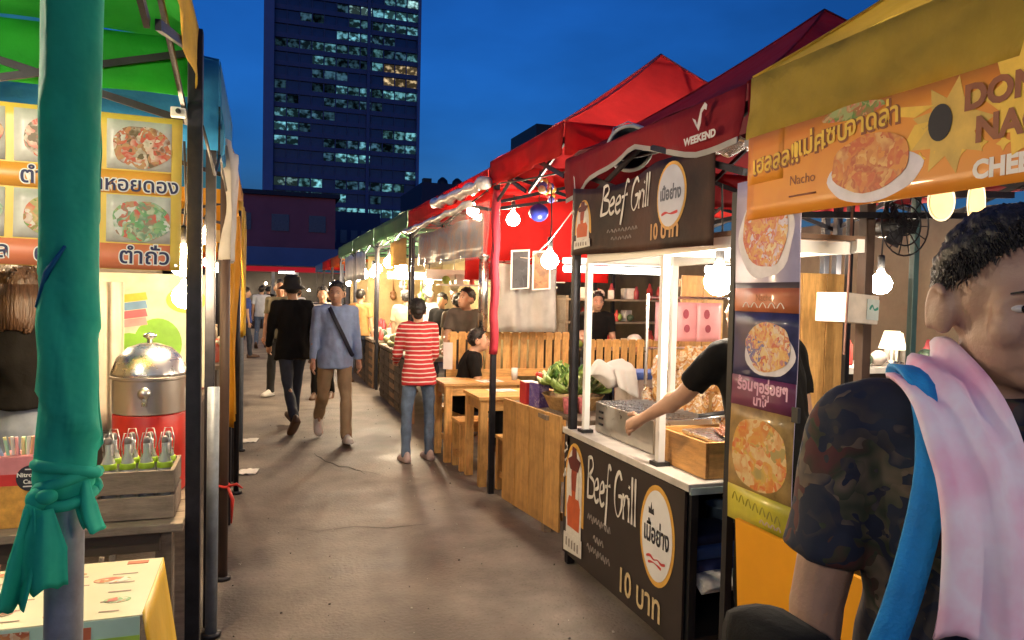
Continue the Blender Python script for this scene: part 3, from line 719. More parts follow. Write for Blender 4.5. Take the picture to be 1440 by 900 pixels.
        o = put(remesh(b, 'trousers', max(vox, .010), 6, folds(.012)), 'trousers' if pantlen != 'shorts' else 'shorts', pants)
    if shirt:
        b = B()
        prof = [(hem, .184, .142), (.93, .180, .138), (1.04, .166, .124), (1.13, .158, .117), (1.25, .172, .122), (1.35, .181, .118), (1.42, .155, .098), (1.462, .088, .072)]
        if female: prof = [(hem, .188, .140), (.93, .184, .136), (1.04, .155, .117), (1.13, .138, .106), (1.25, .156, .126), (1.35, .162, .115), (1.42, .136, .092), (1.462, .08, .066)]
        prof = prof[:1] + [p_ for p_ in prof[1:] if p_[0] > hem + .02]
        n = 24; rings = [[b.b.verts.new(tp(rx * build * wide * cos(2 * pi * j / n), ry * build * sin(2 * pi * j / n), z)) for j in range(n)] for (z, rx, ry) in prof]
        for i in range(len(prof) - 1):
            for j in range(n): b.b.faces.new((rings[i][j], rings[i][(j + 1) % n], rings[i + 1][(j + 1) % n], rings[i + 1][j]))
        b.b.faces.new(rings[0][::-1]); b.b.faces.new(rings[-1])
        for s in (-1, 1):
            sh, el, wr = J['sh', s], J['elb', s], J['wr', s]
            inner = tp(s * sw * .55, .0, 1.40)
            b.cap(inner, sh, .078 * build, .062 * build)
            if sleeve == 'short': b.tube([sh - (el - sh) * .1, sh, sh.lerp(el, .5), sh.lerp(el, .72)], [.05, .063 * build, .061 * build, .062 * build], 16)
            elif sleeve == 'elbow': b.tube([sh - (el - sh) * .1, sh, el, el.lerp(wr, .25)], [.05, .064 * build, .055 * build, .053 * build], 16)
            elif sleeve == 'long':
                b.cap(sh, el, .063 * build, .052 * build); b.tube([el.lerp(sh, .1), el, el.lerp(wr, .5), el.lerp(wr, .95)], [.04, .052 * build, .046, .038], 16)
        put(remesh(b, 'shirt', max(vox, .009), 5, folds(.014)), 'shirt', shirt)
    if shoe:
        for s in (-1, 1):
            a = J['ank', s]; d = J['ld', s]
            fwd = Vector((0, -1, 0)); fwd = (fwd - d * fwd.dot(d)).normalized(); up = -d
            xs = fwd.cross(up).normalized()
            mt = Matrix((xs, fwd, up)).transposed()
            b = B(); secs = [(-.085, .030, .07), (-.05, .043, .105), (.02, .045, .11), (.08, .050, .075), (.15, .052, .058), (.20, .042, .045), (.225, .018, .025)]
            rings = []
            for (y, w, hh) in secs:
                ring = []
                for q in range(12):
                    an = 2 * pi * q / 12; zz = max(-.02, sin(an)) * hh if sin(an) > 0 else sin(an) * .012
                    ring.append(b.b.verts.new(a + mt @ Vector((cos(an) * w, y, -.082 + .012 + zz))))
                rings.append(ring)
            for i in range(len(rings) - 1):
                for j in range(12): b.b.faces.new((rings[i][j], rings[i][(j + 1) % 12], rings[i + 1][(j + 1) % 12], rings[i + 1][j]))
            b.b.faces.new(rings[0][::-1]); b.b.faces.new(rings[-1])
            b.build('shoe', shoe, t, True, local=True)
    if k != 1.:
        t.matrix_basis = t.matrix_basis @ Matrix.Scale(k, 4)
    t['j'] = [0]
    del t['j']
    return t, J, hp, tp
def towel_half(tp, s, e, mat, parent):
    ctl = [((0, .105, 1.47), (0, .5, -.85)), ((s * .075, .075, 1.49), (s * .5, .35, -.75)), ((s * .10, 0, 1.495), (s * .85, 0, -.5)), ((s * .098, -.085, 1.455), (s * .95, -.15, -.2)), ((s * .088, -.150, 1.37), (s, -.1, 0)), ((s * .080, -.176, (1.37 + e) / 2), (s, -.05, 0)), ((s * .078, -.178, e), (s, 0, 0))]
    P = [tp(*c[0]) for c in ctl]; D = [Vector(c[1]).normalized() for c in ctl]; rows = []
    for i in range(len(P) - 1):
        a0, a1, a2, a3 = P[max(i - 1, 0)], P[i], P[i + 1], P[min(i + 2, len(P) - 1)]
        for k in range(6):
            u = k / 6; rows.append((.5 * ((2 * a1) + (a2 - a0) * u + (2 * a0 - 5 * a1 + 4 * a2 - a3) * u * u + (3 * a1 - a0 - 3 * a2 + a3) * u ** 3), D[i].lerp(D[i + 1], u).normalized()))
    rows.append((P[-1], D[-1])); b = B(); vs = []
    for i, (q, d) in enumerate(rows):
        v = i / (len(rows) - 1); t_ = (rows[min(i + 1, len(rows) - 1)][0] - rows[max(i - 1, 0)][0]).normalized(); n_ = t_.cross(d).normalized() * s
        if n_.y > 0 and v > .4: n_ = -n_
        row = []
        for j in range(13):
            u = j / 12 - .5; w = .085 + .055 * v
            fold = .006 * sin(j * 1.15 + v * 3) + .010 * noise.noise(Vector((u * 5, v * 6, s * 3)))
            row.append(b.b.verts.new(q + d * u * w + n_ * (fold + .006) + Vector((0, 0, .01 * sin(j * .8) * (1 if v > .97 else 0)))))
        vs.append(row)
    for i in range(len(vs) - 1):
        for j in range(12): b.b.faces.new((vs[i][j], vs[i][j + 1], vs[i + 1][j + 1], vs[i + 1][j]))
    return b.build('towel', mat, parent, True, thick=.007, local=True)
def strap(pts, w, mat, name, parent, thick=.004, nrm=None):
    """a flat band along points, local coordinates of the wearer"""
    P = [Vector(p) for p in pts]; b = B(); Q = []
    for i in range(len(P) - 1):
        a0, a1, a2, a3 = P[max(i - 1, 0)], P[i], P[i + 1], P[min(i + 2, len(P) - 1)]
        for k in range(4):
            u = k / 4; Q.append(.5 * ((2 * a1) + (a2 - a0) * u + (2 * a0 - 5 * a1 + 4 * a2 - a3) * u * u + (3 * a1 - a0 - 3 * a2 + a3) * u ** 3))
    Q.append(P[-1]); vs = []
    for i, q in enumerate(Q):
        d = (Q[min(i + 1, len(Q) - 1)] - Q[max(i - 1, 0)]).normalized(); n_ = nrm(q) if nrm else Vector((q.x, q.y, 0)).normalized()
        sd2 = d.cross(n_).normalized(); ww = w(i / (len(Q) - 1)) if callable(w) else w
        vs.append([b.b.verts.new(q + sd2 * ww * e) for e in (-.5, -.17, .17, .5)])
    for i in range(len(vs) - 1):
        for j in range(3): b.b.faces.new((vs[i][j], vs[i][j + 1], vs[i + 1][j + 1], vs[i + 1][j]))
    return b.build(name, mat, parent, True, thick=thick, local=True)
JEAN = M('denim', (.10, .15, .24), .8, var=.25, scale=14, bump=.2, bscale=200); DJEAN = M('dark_denim', (.022, .03, .05), .8, var=.25, scale=14)
KHAKI = M('khaki', (.38, .27, .155), .85, var=.12, scale=10, bump=.15, bscale=150); BLKC = M('black_cotton', (.007, .0065, .0065), .9, spec=.2, var=.3, bump=.2, bscale=60)
BLUS = M('blue_shirt', (.27, .37, .58), .8, var=.12, scale=12, bump=.2, bscale=80); OLIV = M('olive_shirt', (.15, .135, .085), .85, var=.12)
REDST = stripes('red_striped_shirt', (.45, .025, .03), (.68, .60, .56), 22, .74); WST = stripes('white_striped_shirt', (.7, .68, .64), (.03, .03, .035), 17, .72)
WHC = M('white_cotton', (.66, .70, .76), .85, var=.06, bump=.15, bscale=50); GREYC = M('grey_cotton', (.10, .085, .07), .85, var=.12); BEIG = M('beige_cotton', (.42, .35, .23), .85, var=.1)
WSH = M('white_shoe', (.68, .66, .62), .6, var=.08); BSH = M('brown_shoe', (.09, .045, .025), .5)
HATM = M('black_felt', (.01, .01, .011), .8, var=.3, bump=.2)
def people():
    # the man in the blue shirt
    t, J, hp, tp = person('man in blue shirt and khaki trousers with a dark sling strap walking', (.72, 7.93, 0), 4, 1.70, lean=.03,
        legs=((-.24, .62, .05), (.2, .05, .03)), arms=((.05, .14, .22, .0), (-.05, .14, .25, .0)), head=(-.35, -.12), shirt=BLUS, sleeve='long', pants=KHAKI, shoe=WSH, hair='short', hem=.80)
    t.location.z = .0
    strap([tp(-.085, .02, 1.475), tp(-.075, -.085, 1.43), tp(-.02, -.142, 1.30), tp(.07, -.140, 1.12), tp(.14, -.11, .98), tp(.185, -.03, .92)], .042, M('navy_strap', (.012, .014, .03), .6), 'sling_strap', t, nrm=lambda q: Vector((q.x * .6, -1, .05)).normalized())
    # hat man from behind
    hatp = [(.148, -.030), (.153, -.022), (.098, .018), (.096, .06), (.09, .10), (.06, .128), (0, .134)]
    t, J, hp, tp = person('man in black sweater and black bucket hat seen from behind', (.32, 8.72, 0), 196, 1.74, lean=.05,
        legs=((.36, .08, .03), (-.36, .3, .03)), arms=((-.1, .16, .35, .1), (.25, .14, .5, .2)), head=(-.25, -.1), shirt=BLKC, sleeve='long', pants=DJEAN, pantlen='slim', shoe=BSH, hat=(HATM, [(r, z + .035) for r, z in hatp]), hem=.80, wide=1.04)
    B().tube([J['wr', -1] + J['hd', -1] * -.03, J['wr', -1] + J['hd', -1] * -.075], [.043, .045], 16).build('cuff', WSH, t, True, local=True)
    person('man in olive tee shirt and white shoes facing the stalls', (.24, 11.6, 0), -28, 1.75, legs=((.1, .05, .05), (-.15, .2, .04)), arms=((.05, .1, .3, .1), (-.1, .1, .25, 0)), head=(.45, 0), skin=SKIN2, shirt=OLIV, pants=M('charcoal_trousers', (.02, .021, .022), .85), shoe=WSH, hair='crop')
    person('person in white top with black stripes behind the hat wearer', (.83, 11.2, 0), -14, 1.66, legs=((.05, .1, .05), (-.1, .2, .05)), shirt=WST, sleeve='elbow', pants=BLKC, pantlen='slim', shoe=BSH, hair='short')
    person('man in white shirt and jeans walking away down the alley', (-.05, 21.2, 0), 175, 1.70, legs=((.2, .1, .04), (-.2, .3, .04)), head=(0, -.2), shirt=WHC, pants=JEAN, shoe=BSH, vox=.014)
    # woman with stripes
    person('woman in red and white striped top and blue jeans standing at the table', (1.40, 6.90, 0), 186, 1.55, lean=.10, legs=((.05, .08, .07), (-.02, .05, .07)), arms=((.25, .1, .7, .2), (.35, .12, .9, .2)), head=(-.2, -.35), female=True,
           shirt=REDST, sleeve='long', pants=JEAN, pantlen='slim', shoe=M('pink_shoe', (.42, .33, .33), .7), hair='bun', hem=.80)
    # seated customer in black
    person('customer in black sitting on a stool at the far pine table', (1.92, 7.32, 0), 75, 1.66, lean=.28, drop=.40, legs=((1.45, 1.45, .1), (1.4, 1.5, .1)), arms=((.5, .12, .9, .2), (.5, .12, .8, .2)), head=(0, -.5), shirt=BLKC, pants=BLKC, shoe=BSH, hair='short', hem=.86)
    person('cook in grey tee shirt looking down behind the slatted bench', (2.22, 8.15, 0), -32, 1.68, lean=.18, arms=((.5, .1, .7, .2), (.45, .1, .8, .2)), head=(-.5, -.42), shirt=GREYC, pants=DJEAN, shoe=BSH, hair='short')
    person('person in beige shirt seen from behind at the vegetable stall', (2.15, 11.6, 0), 150, 1.62, shirt=BEIG, pants=DJEAN, shoe=BSH, build=1.15, wide=1.08, vox=.013)
    # behind the cart
    person('customer in black top standing behind the white cart posts', (3.75, 8.0, 0), -12, 1.66, arms=((.4, .1, .9, .2), (.3, .1, 1.0, .2)), shirt=BLKC, pants=DJEAN, shoe=BSH, hair='short', female=True, hem=.9)
    person('seated customer with dark hair at the back benches', (4.35, 6.85, 0), 170, 1.6, drop=.42, legs=((1.45, 1.45, .1), (1.4, 1.5, .1)), shirt=M('rust_shirt', (.25, .09, .04), .8), pants=DJEAN, shoe=BSH, hair='bun', female=True, vox=.012)
    person('seated customer in white cap at the back benches', (4.05, 7.6, 0), -10, 1.55, drop=.42, legs=((1.45, 1.45, .1), (1.4, 1.5, .1)), head=(0, -.2), shirt=BLKC, pants=DJEAN, shoe=BSH, hair='short', hat=(WSH, [(.088, .02), (.098, .035), (.09, .09), (.06, .125), (0, .135)]), vox=.012)
    # grill vendor reaching over the skewers
    t, J, hp, tp = person('grill vendor in black tee shirt reaching over the skewer box', (2.0, 2.53, 0), -166, 1.70, lean=.20, arms=((.1, .22, .2, 0), (.98, .10, .25, -.1)), head=(.2, -.45), skin=SKIN, shirt=BLKC, pants=BLKC, shoe=BSH, hair='short', wide=1.22, build=1.06)
    # left: customer at the next stall
    person('woman with brown hair in black top and denim shorts at the drinks stall', (-1.10, 4.08, 0), 172, 1.70, arms=((.2, .06, .6, .2), (.2, .06, .6, .2)), female=True, shirt=BLKC, pants=M('faded_denim', (.19, .23, .30), .8, var=.25, scale=12), pantlen='shorts', shoe=WSH, hair='long', hairm=HAIRB, hem=1.03)
    # far passers-by
    for i, (x, y, f, mt, lab) in enumerate([(2.5, 9.75, 170, GREYC, 'person in dark grey leaning at the vegetable stall'), (1.62, 13.2, 150, M('amber_shirt', (.45, .24, .08), .8), 'person in amber top at the second green tent'), (1.3, 15.5, 20, BLKC, 'person in black beside the last green tent'),
            (.5, 19.5, 5, M('maroon_shirt', (.2, .05, .05), .8), 'person in maroon shirt deep in the alley'), (1.05, 24, 160, WHC, 'person in white top at the deep end of the alley'), (-.38, 18.2, 100, M('royal_shirt', (.03, .06, .25), .8), 'person in royal blue beside the dark stalls'),
            (2.9, 13.4, -20, WHC, 'seller in white inside the second green tent'), (.15, 26, 180, BLKC, 'person in black at the deep end of the alley'), (2.55, 10.9, -40, BLKC, 'seller in black behind the vegetable counter')]):
        person(lab, (x, y, 0), f, 1.6 + .03 * (i % 4), legs=((.15, .1, .05), (-.15, .2, .05)), shirt=mt, pants=DJEAN, shoe=BSH, hair='short' if i % 2 else 'bun', female=not i % 2, vox=.016, face_detail=False)
def front_man():
    SHM = ramp_mat('dark_patterned_shirt', [(.006, .010, .028), (.008, .013, .034), (.010, .012, .026), (.04, .032, .03), (.008, .012, .03), (.006, .010, .028), (.12, .085, .06), (.02, .03, .015), (.07, .018, .018)], 17, 'VORONOI', .85, wob=2.6)
    SK = M('skin_front', (.36, .22, .16), .5, var=.08, scale=14, bump=.12, bscale=160)
    t, J, hp, tp = person('man in dark patterned shirt with pink towel round his neck passing by', (1.02, .80, 0), -26, 1.735, lean=.02, legs=((.2, .1, .05), (-.2, .3, .05)), arms=((-.05, .15, .12, .05), (.05, .15, .2, 0)), head=(.12, .03),
        skin=SK, shirt=SHM, sleeve='short', pants=BLKC, shoe=BSH, hair='crop', vox=.005, wide=1.06, build=1.02)
    bl = M('blue_webbing', (.01, .25, .62), .7, var=.12, scale=30, bump=.3, bscale=200)
    strap([tp(-.10, .10, 1.44), tp(-.118, .03, 1.492), tp(-.125, -.06, 1.475), tp(-.135, -.125, 1.38), tp(-.165, -.152, 1.25), tp(-.20, -.15, 1.12), tp(-.235, -.10, .99)], .042, bl, 'bag_strap', t, thick=.006, nrm=lambda q: Vector((q.x * .5, -.9, max(0, (q.z - 1.36)) * 9)).normalized())
    tow = ramp_mat('pink_towel', [(.74, .66, .84), (.80, .66, .78), (.80, .40, .56), (.82, .72, .82), (.78, .34, .50), (.80, .60, .74)], 4.5, 'NOISE', .95, wob=.15, detail=1)
    towel_half(tp, -1, 1.17, tow, t); towel_half(tp, 1, 1.13, tow, t)
    bagt = thing('shoulder_bag', 'bright blue shoulder bag with black piping beside the passing man', 'bag', (.69, .80, 0))
    B().box((.685, .84, 1.045), (.10, .16, .22), bev=.035).build('pouch', BLKC, bagt, True); B().box((.678, .832, 1.10), (.06, .155, .07), bev=.02).build('panel', bl, bagt, True)
    B().tube([(.618, .78, .97), (.612, .76, 1.06), (.618, .78, 1.15)], .009, 8).build('piping', BLACK, bagt, True)
    B().tube([(.66, .765, 1.0), (.66, .757, 1.06), (.66, .765, 1.12)], .006, 6).build('zip', BLACK, bagt, True)

# ------------------------------------------------------------------ lamps
bulb_glass = {k: B().lathe([(.012, .075), (.02, .055), (.045, .03), (.058, 0), (.052, -.03), (.03, -.052), (0, -.06)], n=18).mesh('glass', m_, True) for k, m_ in (('w', BULBM), ('c', BULBW))}
bulb_sock = B().lathe([(.014, .15), (.018, .14), (.018, .075), (.012, .07)], n=12).mesh('socket', BLACK, True)
def bulb(label, x, y, z, top=None, sc=1., kind='w', group=None):
    t = thing('light_bulb', label, 'light bulb', (x, y, z), group=group)
    o = bpy.data.objects.new('glass', bulb_glass[kind]); C.objects.link(o); o.parent = t; o.scale = (sc,) * 3
    o = bpy.data.objects.new('socket', bulb_sock); C.objects.link(o); o.parent = t; o.scale = (sc,) * 3
    if top: B().tube([(0, 0, .14 * sc), (.01, 0, (top - z) * .5), (0, 0, top - z)], .005, 6).build('cord', BLACK, t, local=True)
    return t
bulb('lit bulb below the corner of the papaya salad menu', -.315, 3.34, 1.705, 2.2)
bulb('lower lit bulb beside the steel drinks pot', -.310, 3.36, 1.565, 1.64, .9)
bulb('lit bulb hanging under the rolled curtain of the red tent', 1.86, 6.75, 2.38, 2.56)
bulb('lit bulb hanging next to the blue lantern', 2.01, 6.0, 2.24, 2.5)
bulb('large lit bulb in front of the frosted sheet', 2.02, 5.15, 1.86, 2.4, 1.15, 'c')
bulb('large lit bulb under the white cart roof', 1.90, 2.80, 1.68, 2.1, 1.15, 'c')
bulb('lit bulb beside the vegetable stall shelf', 2.15, 10.0, 1.76, 2.3)
for i, (x, y, z) in enumerate([(1.85, 10.6, 2.02), (1.95, 11.0, 1.95), (1.84, 11.5, 2.05), (2.05, 11.8, 1.9), (1.86, 12.9, 2.0), (1.95, 14, 1.95), (2.0, 15.6, 1.95), (2.0, 17, 1.9)]):
    bulb('lit bulb in the cluster over the green tent stalls', x, y, z, 2.45, 1.5, 'wc'[i % 2], 'bulbs over the green tent stalls')
for i, (x, y, z) in enumerate([(2.1, 19.6, 1.8), (2.0, 22.5, 1.8), (2.2, 26, 1.8)]):
    bulb('lit bulb at the deep end of the awning row', x, y, z, 2.3, 1.2, 'w', 'bulbs at the deep end')
for i, (x, y, z) in enumerate([(-.42, 6.2, 2.0), (-.6, 9.2, 1.9), (-.65, 12, 1.9), (-.7, 15.2, 1.8), (-.8, 18.6, 1.85), (-.8, 22.6, 1.85)]):
    bulb('lit bulb under the amber and cream tents', x, y, z, 2.4, 1.1, 'w', 'bulbs under the amber and cream tents')
bulb('lit bulb inside the nacho stall', 2.55, 1.35, 1.98, 2.4, 1.05, 'c')
bulb('lit bulb under the green canopy above the menu table', -1.15, 2.0, 2.25, 2.6, 1.0, 'c')
bulb('lit bulb at the back of the pine seating', 3.3, 6.4, 2.1, 2.6, 1.1, 'c')
bulb('lit bulb inside the stall of shaded lamps', 3.75, 3.75, 1.72, 2.4, 1.2, 'c')
bulb('lit bulb above the back benches', 3.6, 8.3, 1.95, 2.6, 1.1, 'w')
bulb('added fill bulb under the unseen white tent', -.85, -.35, 2.1, 2.5, .9, 'c')  # added fill light behind the camera for the wrapped pole and passing man
bulb('added fill bulb under the unseen blue tent', 2.05, -.75, 2.1, 2.5, .9, 'c')  # added fill light out of view, brightens the passing man
bulb('lit bulb behind the woman at the drinks stall', -1.3, 4.3, 2.05, 2.6, 1.0, 'w')
for i, (p, q, lab) in enumerate([((2.45, 5.9, 1.83), (3.5, 5.9, 1.83), 'white tube lamp seen between the cart posts'), ((2.95, 4.5, 1.80), (3.6, 4.5, 1.80), 'white tube lamp behind the carton on the post'), ((2.0, 12.6, 1.85), (3.6, 12.6, 1.85), 'white tube lamp in the green tents'), ((.55, 30.2, 2.25), (1.15, 30.2, 2.25), 'short white tube lamp at the red awning')]):
    t = thing('tube_lamp', lab, 'tube lamp', p)
    B().tube([p, q], .03, 10).build('tube', TUBE, t, True); B().bar(Vector(p) + Vector((0, 0, .07)), Vector(q) + Vector((0, 0, .07)), .1, .05).build('housing', WHITE, t)
lp = thing('paper_lantern', 'round blue lantern hanging in the red tent', 'lantern', (2.0, 5.35, 2.23))
B().ell((2.0, 5.35, 2.23), (.075, .075, .07)).build('shade', M('blue_lantern', (.02, .035, .30), .35, var=.1), lp, True); B().tube([(2.0, 5.35, 2.3), (2.0, 5.35, 2.55)], .004, 6).build('cord', BLACK, lp)

# ------------------------------------------------------------------ left: wrapped pole, menu, drinks table
GW = cloth('green_wrap', (.03, .56, .36), .12, var=.2, wrinkle=.5)
wp = thing('wrapped_pole', 'steel pole wrapped and tied with green cloth', 'pole', (-.257, 1.11, 0))
def pc(z): return Vector((-.262 + .009 * z, 1.095 + .0225 * z, z))
B().tube([pc(0), pc(2.55)], .0235, 18).build('pipe', LP, wp, True)
def lower_(z): return max(0, 1 - (z - 1.335) / .6)
def wf(u, v):
    z = 1.312 + 1.26 * v; a = 2 * pi * u; c = pc(z)
    tw_ = noise.noise(Vector((cos(a) * 1.2, sin(a) * 1.2, z * 3))) * .004
    lap = ((z * 6.5 + u) % 1.0)
    lower = max(0, 1 - (z - 1.335) / .45)
    tw_ += .0035 * max(0, sin(a * 1 + z * 19 + 3 * noise.noise(Vector((cos(a), sin(a), z * 2))))) ** 6 * (.4 + lower_(z)) + .0022 * noise.noise(Vector((cos(a) * 2.5, sin(a) * 2.5, z * 9 + a)))
    r = .035 + .0055 * max(0, (z - 1.5)) + tw_ + lower * (.008 * (1 - lap) - .003) + .0012 * sin(a * 3 + z * 30) * lower
    if z < 1.337: r = .028 + (r - .028) * (z - 1.312) / .025
    return c + Vector((cos(a) * r, sin(a) * r, 0))
B().grid(wf, 40, 120).build('wrap', GW, wp, True, thick=.002)
b = B()
for q in range(3):
    pts = []
    for i in range(25):
        a = 2 * pi * i / 24; z = 1.322 + .016 * q + .010 * sin(a + q * 2); c = pc(z); rr = .034 + .004 * sin(3 * a + q)
        pts.append(c + Vector((cos(a) * rr, sin(a) * rr, 0)))
    b.tube(pts, .008, 8)
b.build('binding', GW, wp, True)
KN = pc(1.322) + Vector((-.022, -.032, 0))
b = B(); b.ell(KN, (.017, .015, .016)); b.ell(KN + Vector((.010, -.010, .005)), (.013, .011, .010)); b.ell(KN + Vector((-.006, -.005, -.012)), (.011, .010, .013)); b.build('knot', GW, wp, True)
def tail(p, ln, w, dx, seed):
    def f(u, v):
        x = (u - .5) * w * (.5 + .8 * min(1, v * 2)); z = -ln * v
        q = Vector((p.x, p.y, p.z)) + Vector((x + dx * v * v, -.004 - .012 * sin(v * 2) + .010 * sin(u * 7 + seed) * (.3 + v), z + .014 * noise.noise(Vector((u * 4, seed, 0))) * v))
        return q
    B().grid(f, 10, 12).build('tail', GW, wp, True, thick=.0015)
tail(KN + Vector((.008, -.012, -.01)), .10, .042, .0, 1); tail(KN + Vector((-.008, -.008, -.008)), .125, .024, -.016, 4); tail(pc(1.34) + Vector((.026, -.016, 0)), .065, .02, .012, 7)
B().tube([pc(1.62) + Vector((-.036, -.012, -.05)), pc(1.62) + Vector((-.018, -.034, -.005)), pc(1.62) + Vector((.004, -.040, .03))], [.0015, .004, .002], 6).build('tape', BLU, wp, True)

NAVY = M('navy_ink', (.02, .025, .09), .6); MB_O = M('menu_orange', (.72, .33, .05), .42, var=.12, scale=4); MB_R = M('menu_salmon', (.66, .20, .10), .42, var=.12, scale=5); MB_Y = M('menu_yellow', (.70, .50, .08), .42, var=.1)
WI = M('white_ink', (.75, .74, .70), .6, var=.05)
SAL = [ramp_mat('salad_a', [(.55, .55, .50), (.20, .07, .03), (.42, .25, .10), (.50, .06, .03), (.60, .52, .40), (.12, .08, .03)], 26), ramp_mat('salad_b', [(.6, .58, .5), (.5, .08, .04), (.10, .25, .04), (.52, .36, .15), (.55, .10, .05), (.3, .35, .12)], 24),
       ramp_mat('salad_c', [(.55, .58, .55), (.10, .30, .12), (.25, .42, .20), (.55, .08, .06), (.12, .25, .16), (.45, .5, .35)], 26), ramp_mat('salad_d', [(.6, .55, .5), (.35, .16, .06), (.5, .3, .1), (.45, .07, .03)], 28)]
def mbend(u, v): return .010 * sin(u * 5) + .006 * sin(v * 9 + u * 4)
mb = thing('menu_banner', 'orange papaya salad menu banner with food photos and Thai words', 'banner', (-.8, 2.9, 1.68))
fr = Fr((-1.35, 2.90, 1.66), (1, 0, -.012), (0.012, 0, 1), mbend)
mbs = mb; mb = fr.sheet('sheet', MB_Y, mbs, 0, 1.065, .01, .55, 0, 24, 12, .002)
fr.sheet('band', MB_O, mb, 0, 1.03, .275, .355, .002, 24, 2); fr.sheet('band', MB_R, mb, 0, 1.03, .012, .10, .002, 24, 2)
for (u0, u1, v0, v1, k) in [(.18, .525, .36, .535, 3), (.55, .80, .36, .535, 0), (.825, 1.03, .36, .53, 0), (.18, .525, .105, .27, 2), (.55, .80, .105, .27, 1), (.825, 1.03, .105, .27, 2)]:
    fr.sheet('photo', M('photo_pale', (.52, .52, .48), .4, var=.25, scale=7), mb, u0, u1, v0, v1, .0025, 8, 4, .001); blob(fr, mb, SAL[k], (u0 + u1) / 2 + .01, (v0 + v1) / 2 - .005, (u1 - u0) * .46, (v1 - v0) * .44, .005, u0 * 9, 'dish')
for txt, u, v, s_ in [('ตำโต', .565, .29, .075), ('ตำหอยดอง', .745, .285, .069), ('ตำถั่ว', .865, .032, .078), ('ตำ', .61, .03, .075), ('ล', .50, .035, .075)]:
    fr.text(txt, WI, mb, u, v, s_, .0035, bold=.005); fr.text(txt, NAVY, mb, u, v, s_, .0048, bold=.0012)
for u in (.03, 1.05): fr.oval('eyelet', STEEL, mb, u, .03, .006, .006, .004, 10)
clm = thing('clamp', 'small white clamp holding the menu to the tent bar', 'clamp', (-.29, 2.98, 2.22)); B().box((-.30, 2.965, 2.235), (.05, .03, .036), bev=.005).build('jaw', WHITE, clm); B().lathe([(.009, 0), (.009, .012), (0, .013)], (0, 0, 0), 12).build('screw', BLACK, clm).matrix_basis = Matrix.Translation((-.298, 2.95, 2.236)) @ Matrix.Rotation(rad(90), 4, 'X')

dt = thing('drinks_table', 'weathered wooden table holding the bottle crate and steel pot', 'table', (-.9, 3.3, 0))
for i in range(5): B().box((-.90, 2.97 + .165 * i, .73), (1.26, .158, .03), bev=.004).build('plank', OLDW, dt)
for x in (-1.48, -.34):
    for y in (2.97, 3.6): B().box((x, y, .357), (.055, .055, .714)).build('leg', OLDW, dt)
B().box((-.9, 2.935, .675), (1.1, .03, .07)).build('apron', M('dark_oak', (.07, .05, .035), .8), dt)
crt = thing('bottle_crate', 'grey wooden slat crate full of clip top bottles', 'crate', (-.44, 3.09, .745))
for z in (.79, .885): B().box((-.44, 2.965, z), (.265, .014, .082), bev=.003).build('slat', OLDW, crt); B().box((-.44, 3.215, z), (.265, .014, .082), bev=.003).build('slat', OLDW, crt)
for z in (.79, .885):
    for x in (-.566, -.314): B().box((x, 3.09, z), (.014, .236, .082), bev=.003).build('slat', OLDW, crt)
B().box((-.44, 3.09, .753), (.24, .236, .012)).build('base', OLDW, crt)
bt0 = None
BGL = M('bottle_glass', (.80, .84, .86), .08, var=.03, trans=.6); LIME = M('lime_label', (.35, .55, .03), .5)
for i in range(8):
    x = -.535 + .063 * (i % 4); y = 3.03 + .1 * (i // 4)
    if bt0 is None:
        bt0 = thing('clip_bottle', 'clear clip top bottle with lime label standing in the grey crate', 'bottle', (x, y, .762), group='bottles in the grey crate')
        B().lathe([(.024, 0), (.027, .01), (.027, .15), (.022, .19), (.012, .22), (.012, .255)], n=16).build('glass', BGL, bt0, True, local=True)
        B().lathe([(.0, .253), (.012, .255), (.012, .270), (.008, .278), (0, .280)], n=14).build('stopper', M('stopper_grey', (.22, .2, .2), .3), bt0, True, local=True)
        B().tube([(-.017, 0, .20), (-.021, 0, .25), (-.012, 0, .293), (.012, 0, .293), (.021, 0, .25), (.017, 0, .20)], .0022, 6).build('clip', STEEL, bt0, True, local=True)
        B().lathe([(.0275, .163), (.0282, .165), (.0265, .182), (.0255, .184)], n=16).build('label', LIME, bt0, True, local=True)
    else:
        c = copy_tree(bt0); c.location = (x, y, .762)
pot = thing('drinks_pot', 'big stainless steel drinks pot with domed lid and tap', 'pot', (-.45, 3.42, .745))
B().lathe([(.135, 0), (.14, .01), (.14, .325), (.138, .33)], (-.45, 3.42, .745), 32).build('stand', M('red_enamel', (.55, .03, .02), .35), pot, True)
B().lathe([(.13, .23), (.142, .235), (.142, .37), (.15, .375), (.15, .385), (.14, .39)], (-.45, 3.42, .845), 32).build('drum', M('brushed_steel', (.60, .55, .50), .32, .9, var=.06), pot, 'auto')
B().lathe([(.148, .387), (.146, .40), (.125, .46), (.085, .50), (.035, .518), (0, .52)], (-.45, 3.42, .845), 32).build('lid', STEEL, pot, True); lid_ = C.objects[-1]
B().lathe([(.012, .518), (.010, .535), (.026, .545), (.026, .555), (0, .565)], (-.45, 3.42, .845), 16).build('knob', STEEL, lid_, True)
tp_ = B(); tp_.tube([(-.45, 3.285, 1.17), (-.45, 3.25, 1.17)], .024, 16); tp_.tube([(-.45, 3.262, 1.17), (-.45, 3.256, 1.12)], .010, 10); tp_.build('tap', STEEL, pot, True)
sb = thing('straw_box', 'pink and orange box with a round black badge', 'box', (-.80, 3.03, .745))
B().box((-.80, 3.04, .82), (.145, .13, .15), bev=.003).build('base', M('yellow_card', (.66, .33, .06), .6, var=.25, scale=30), sb)
B().box((-.80, 3.04, .915), (.147, .132, .04)).build('band', M('red_card', (.55, .03, .03), .6), sb); B().box((-.80, 3.04, .965), (.144, .129, .06)).build('rim', M('pink_card', (.62, .22, .25), .6), sb)
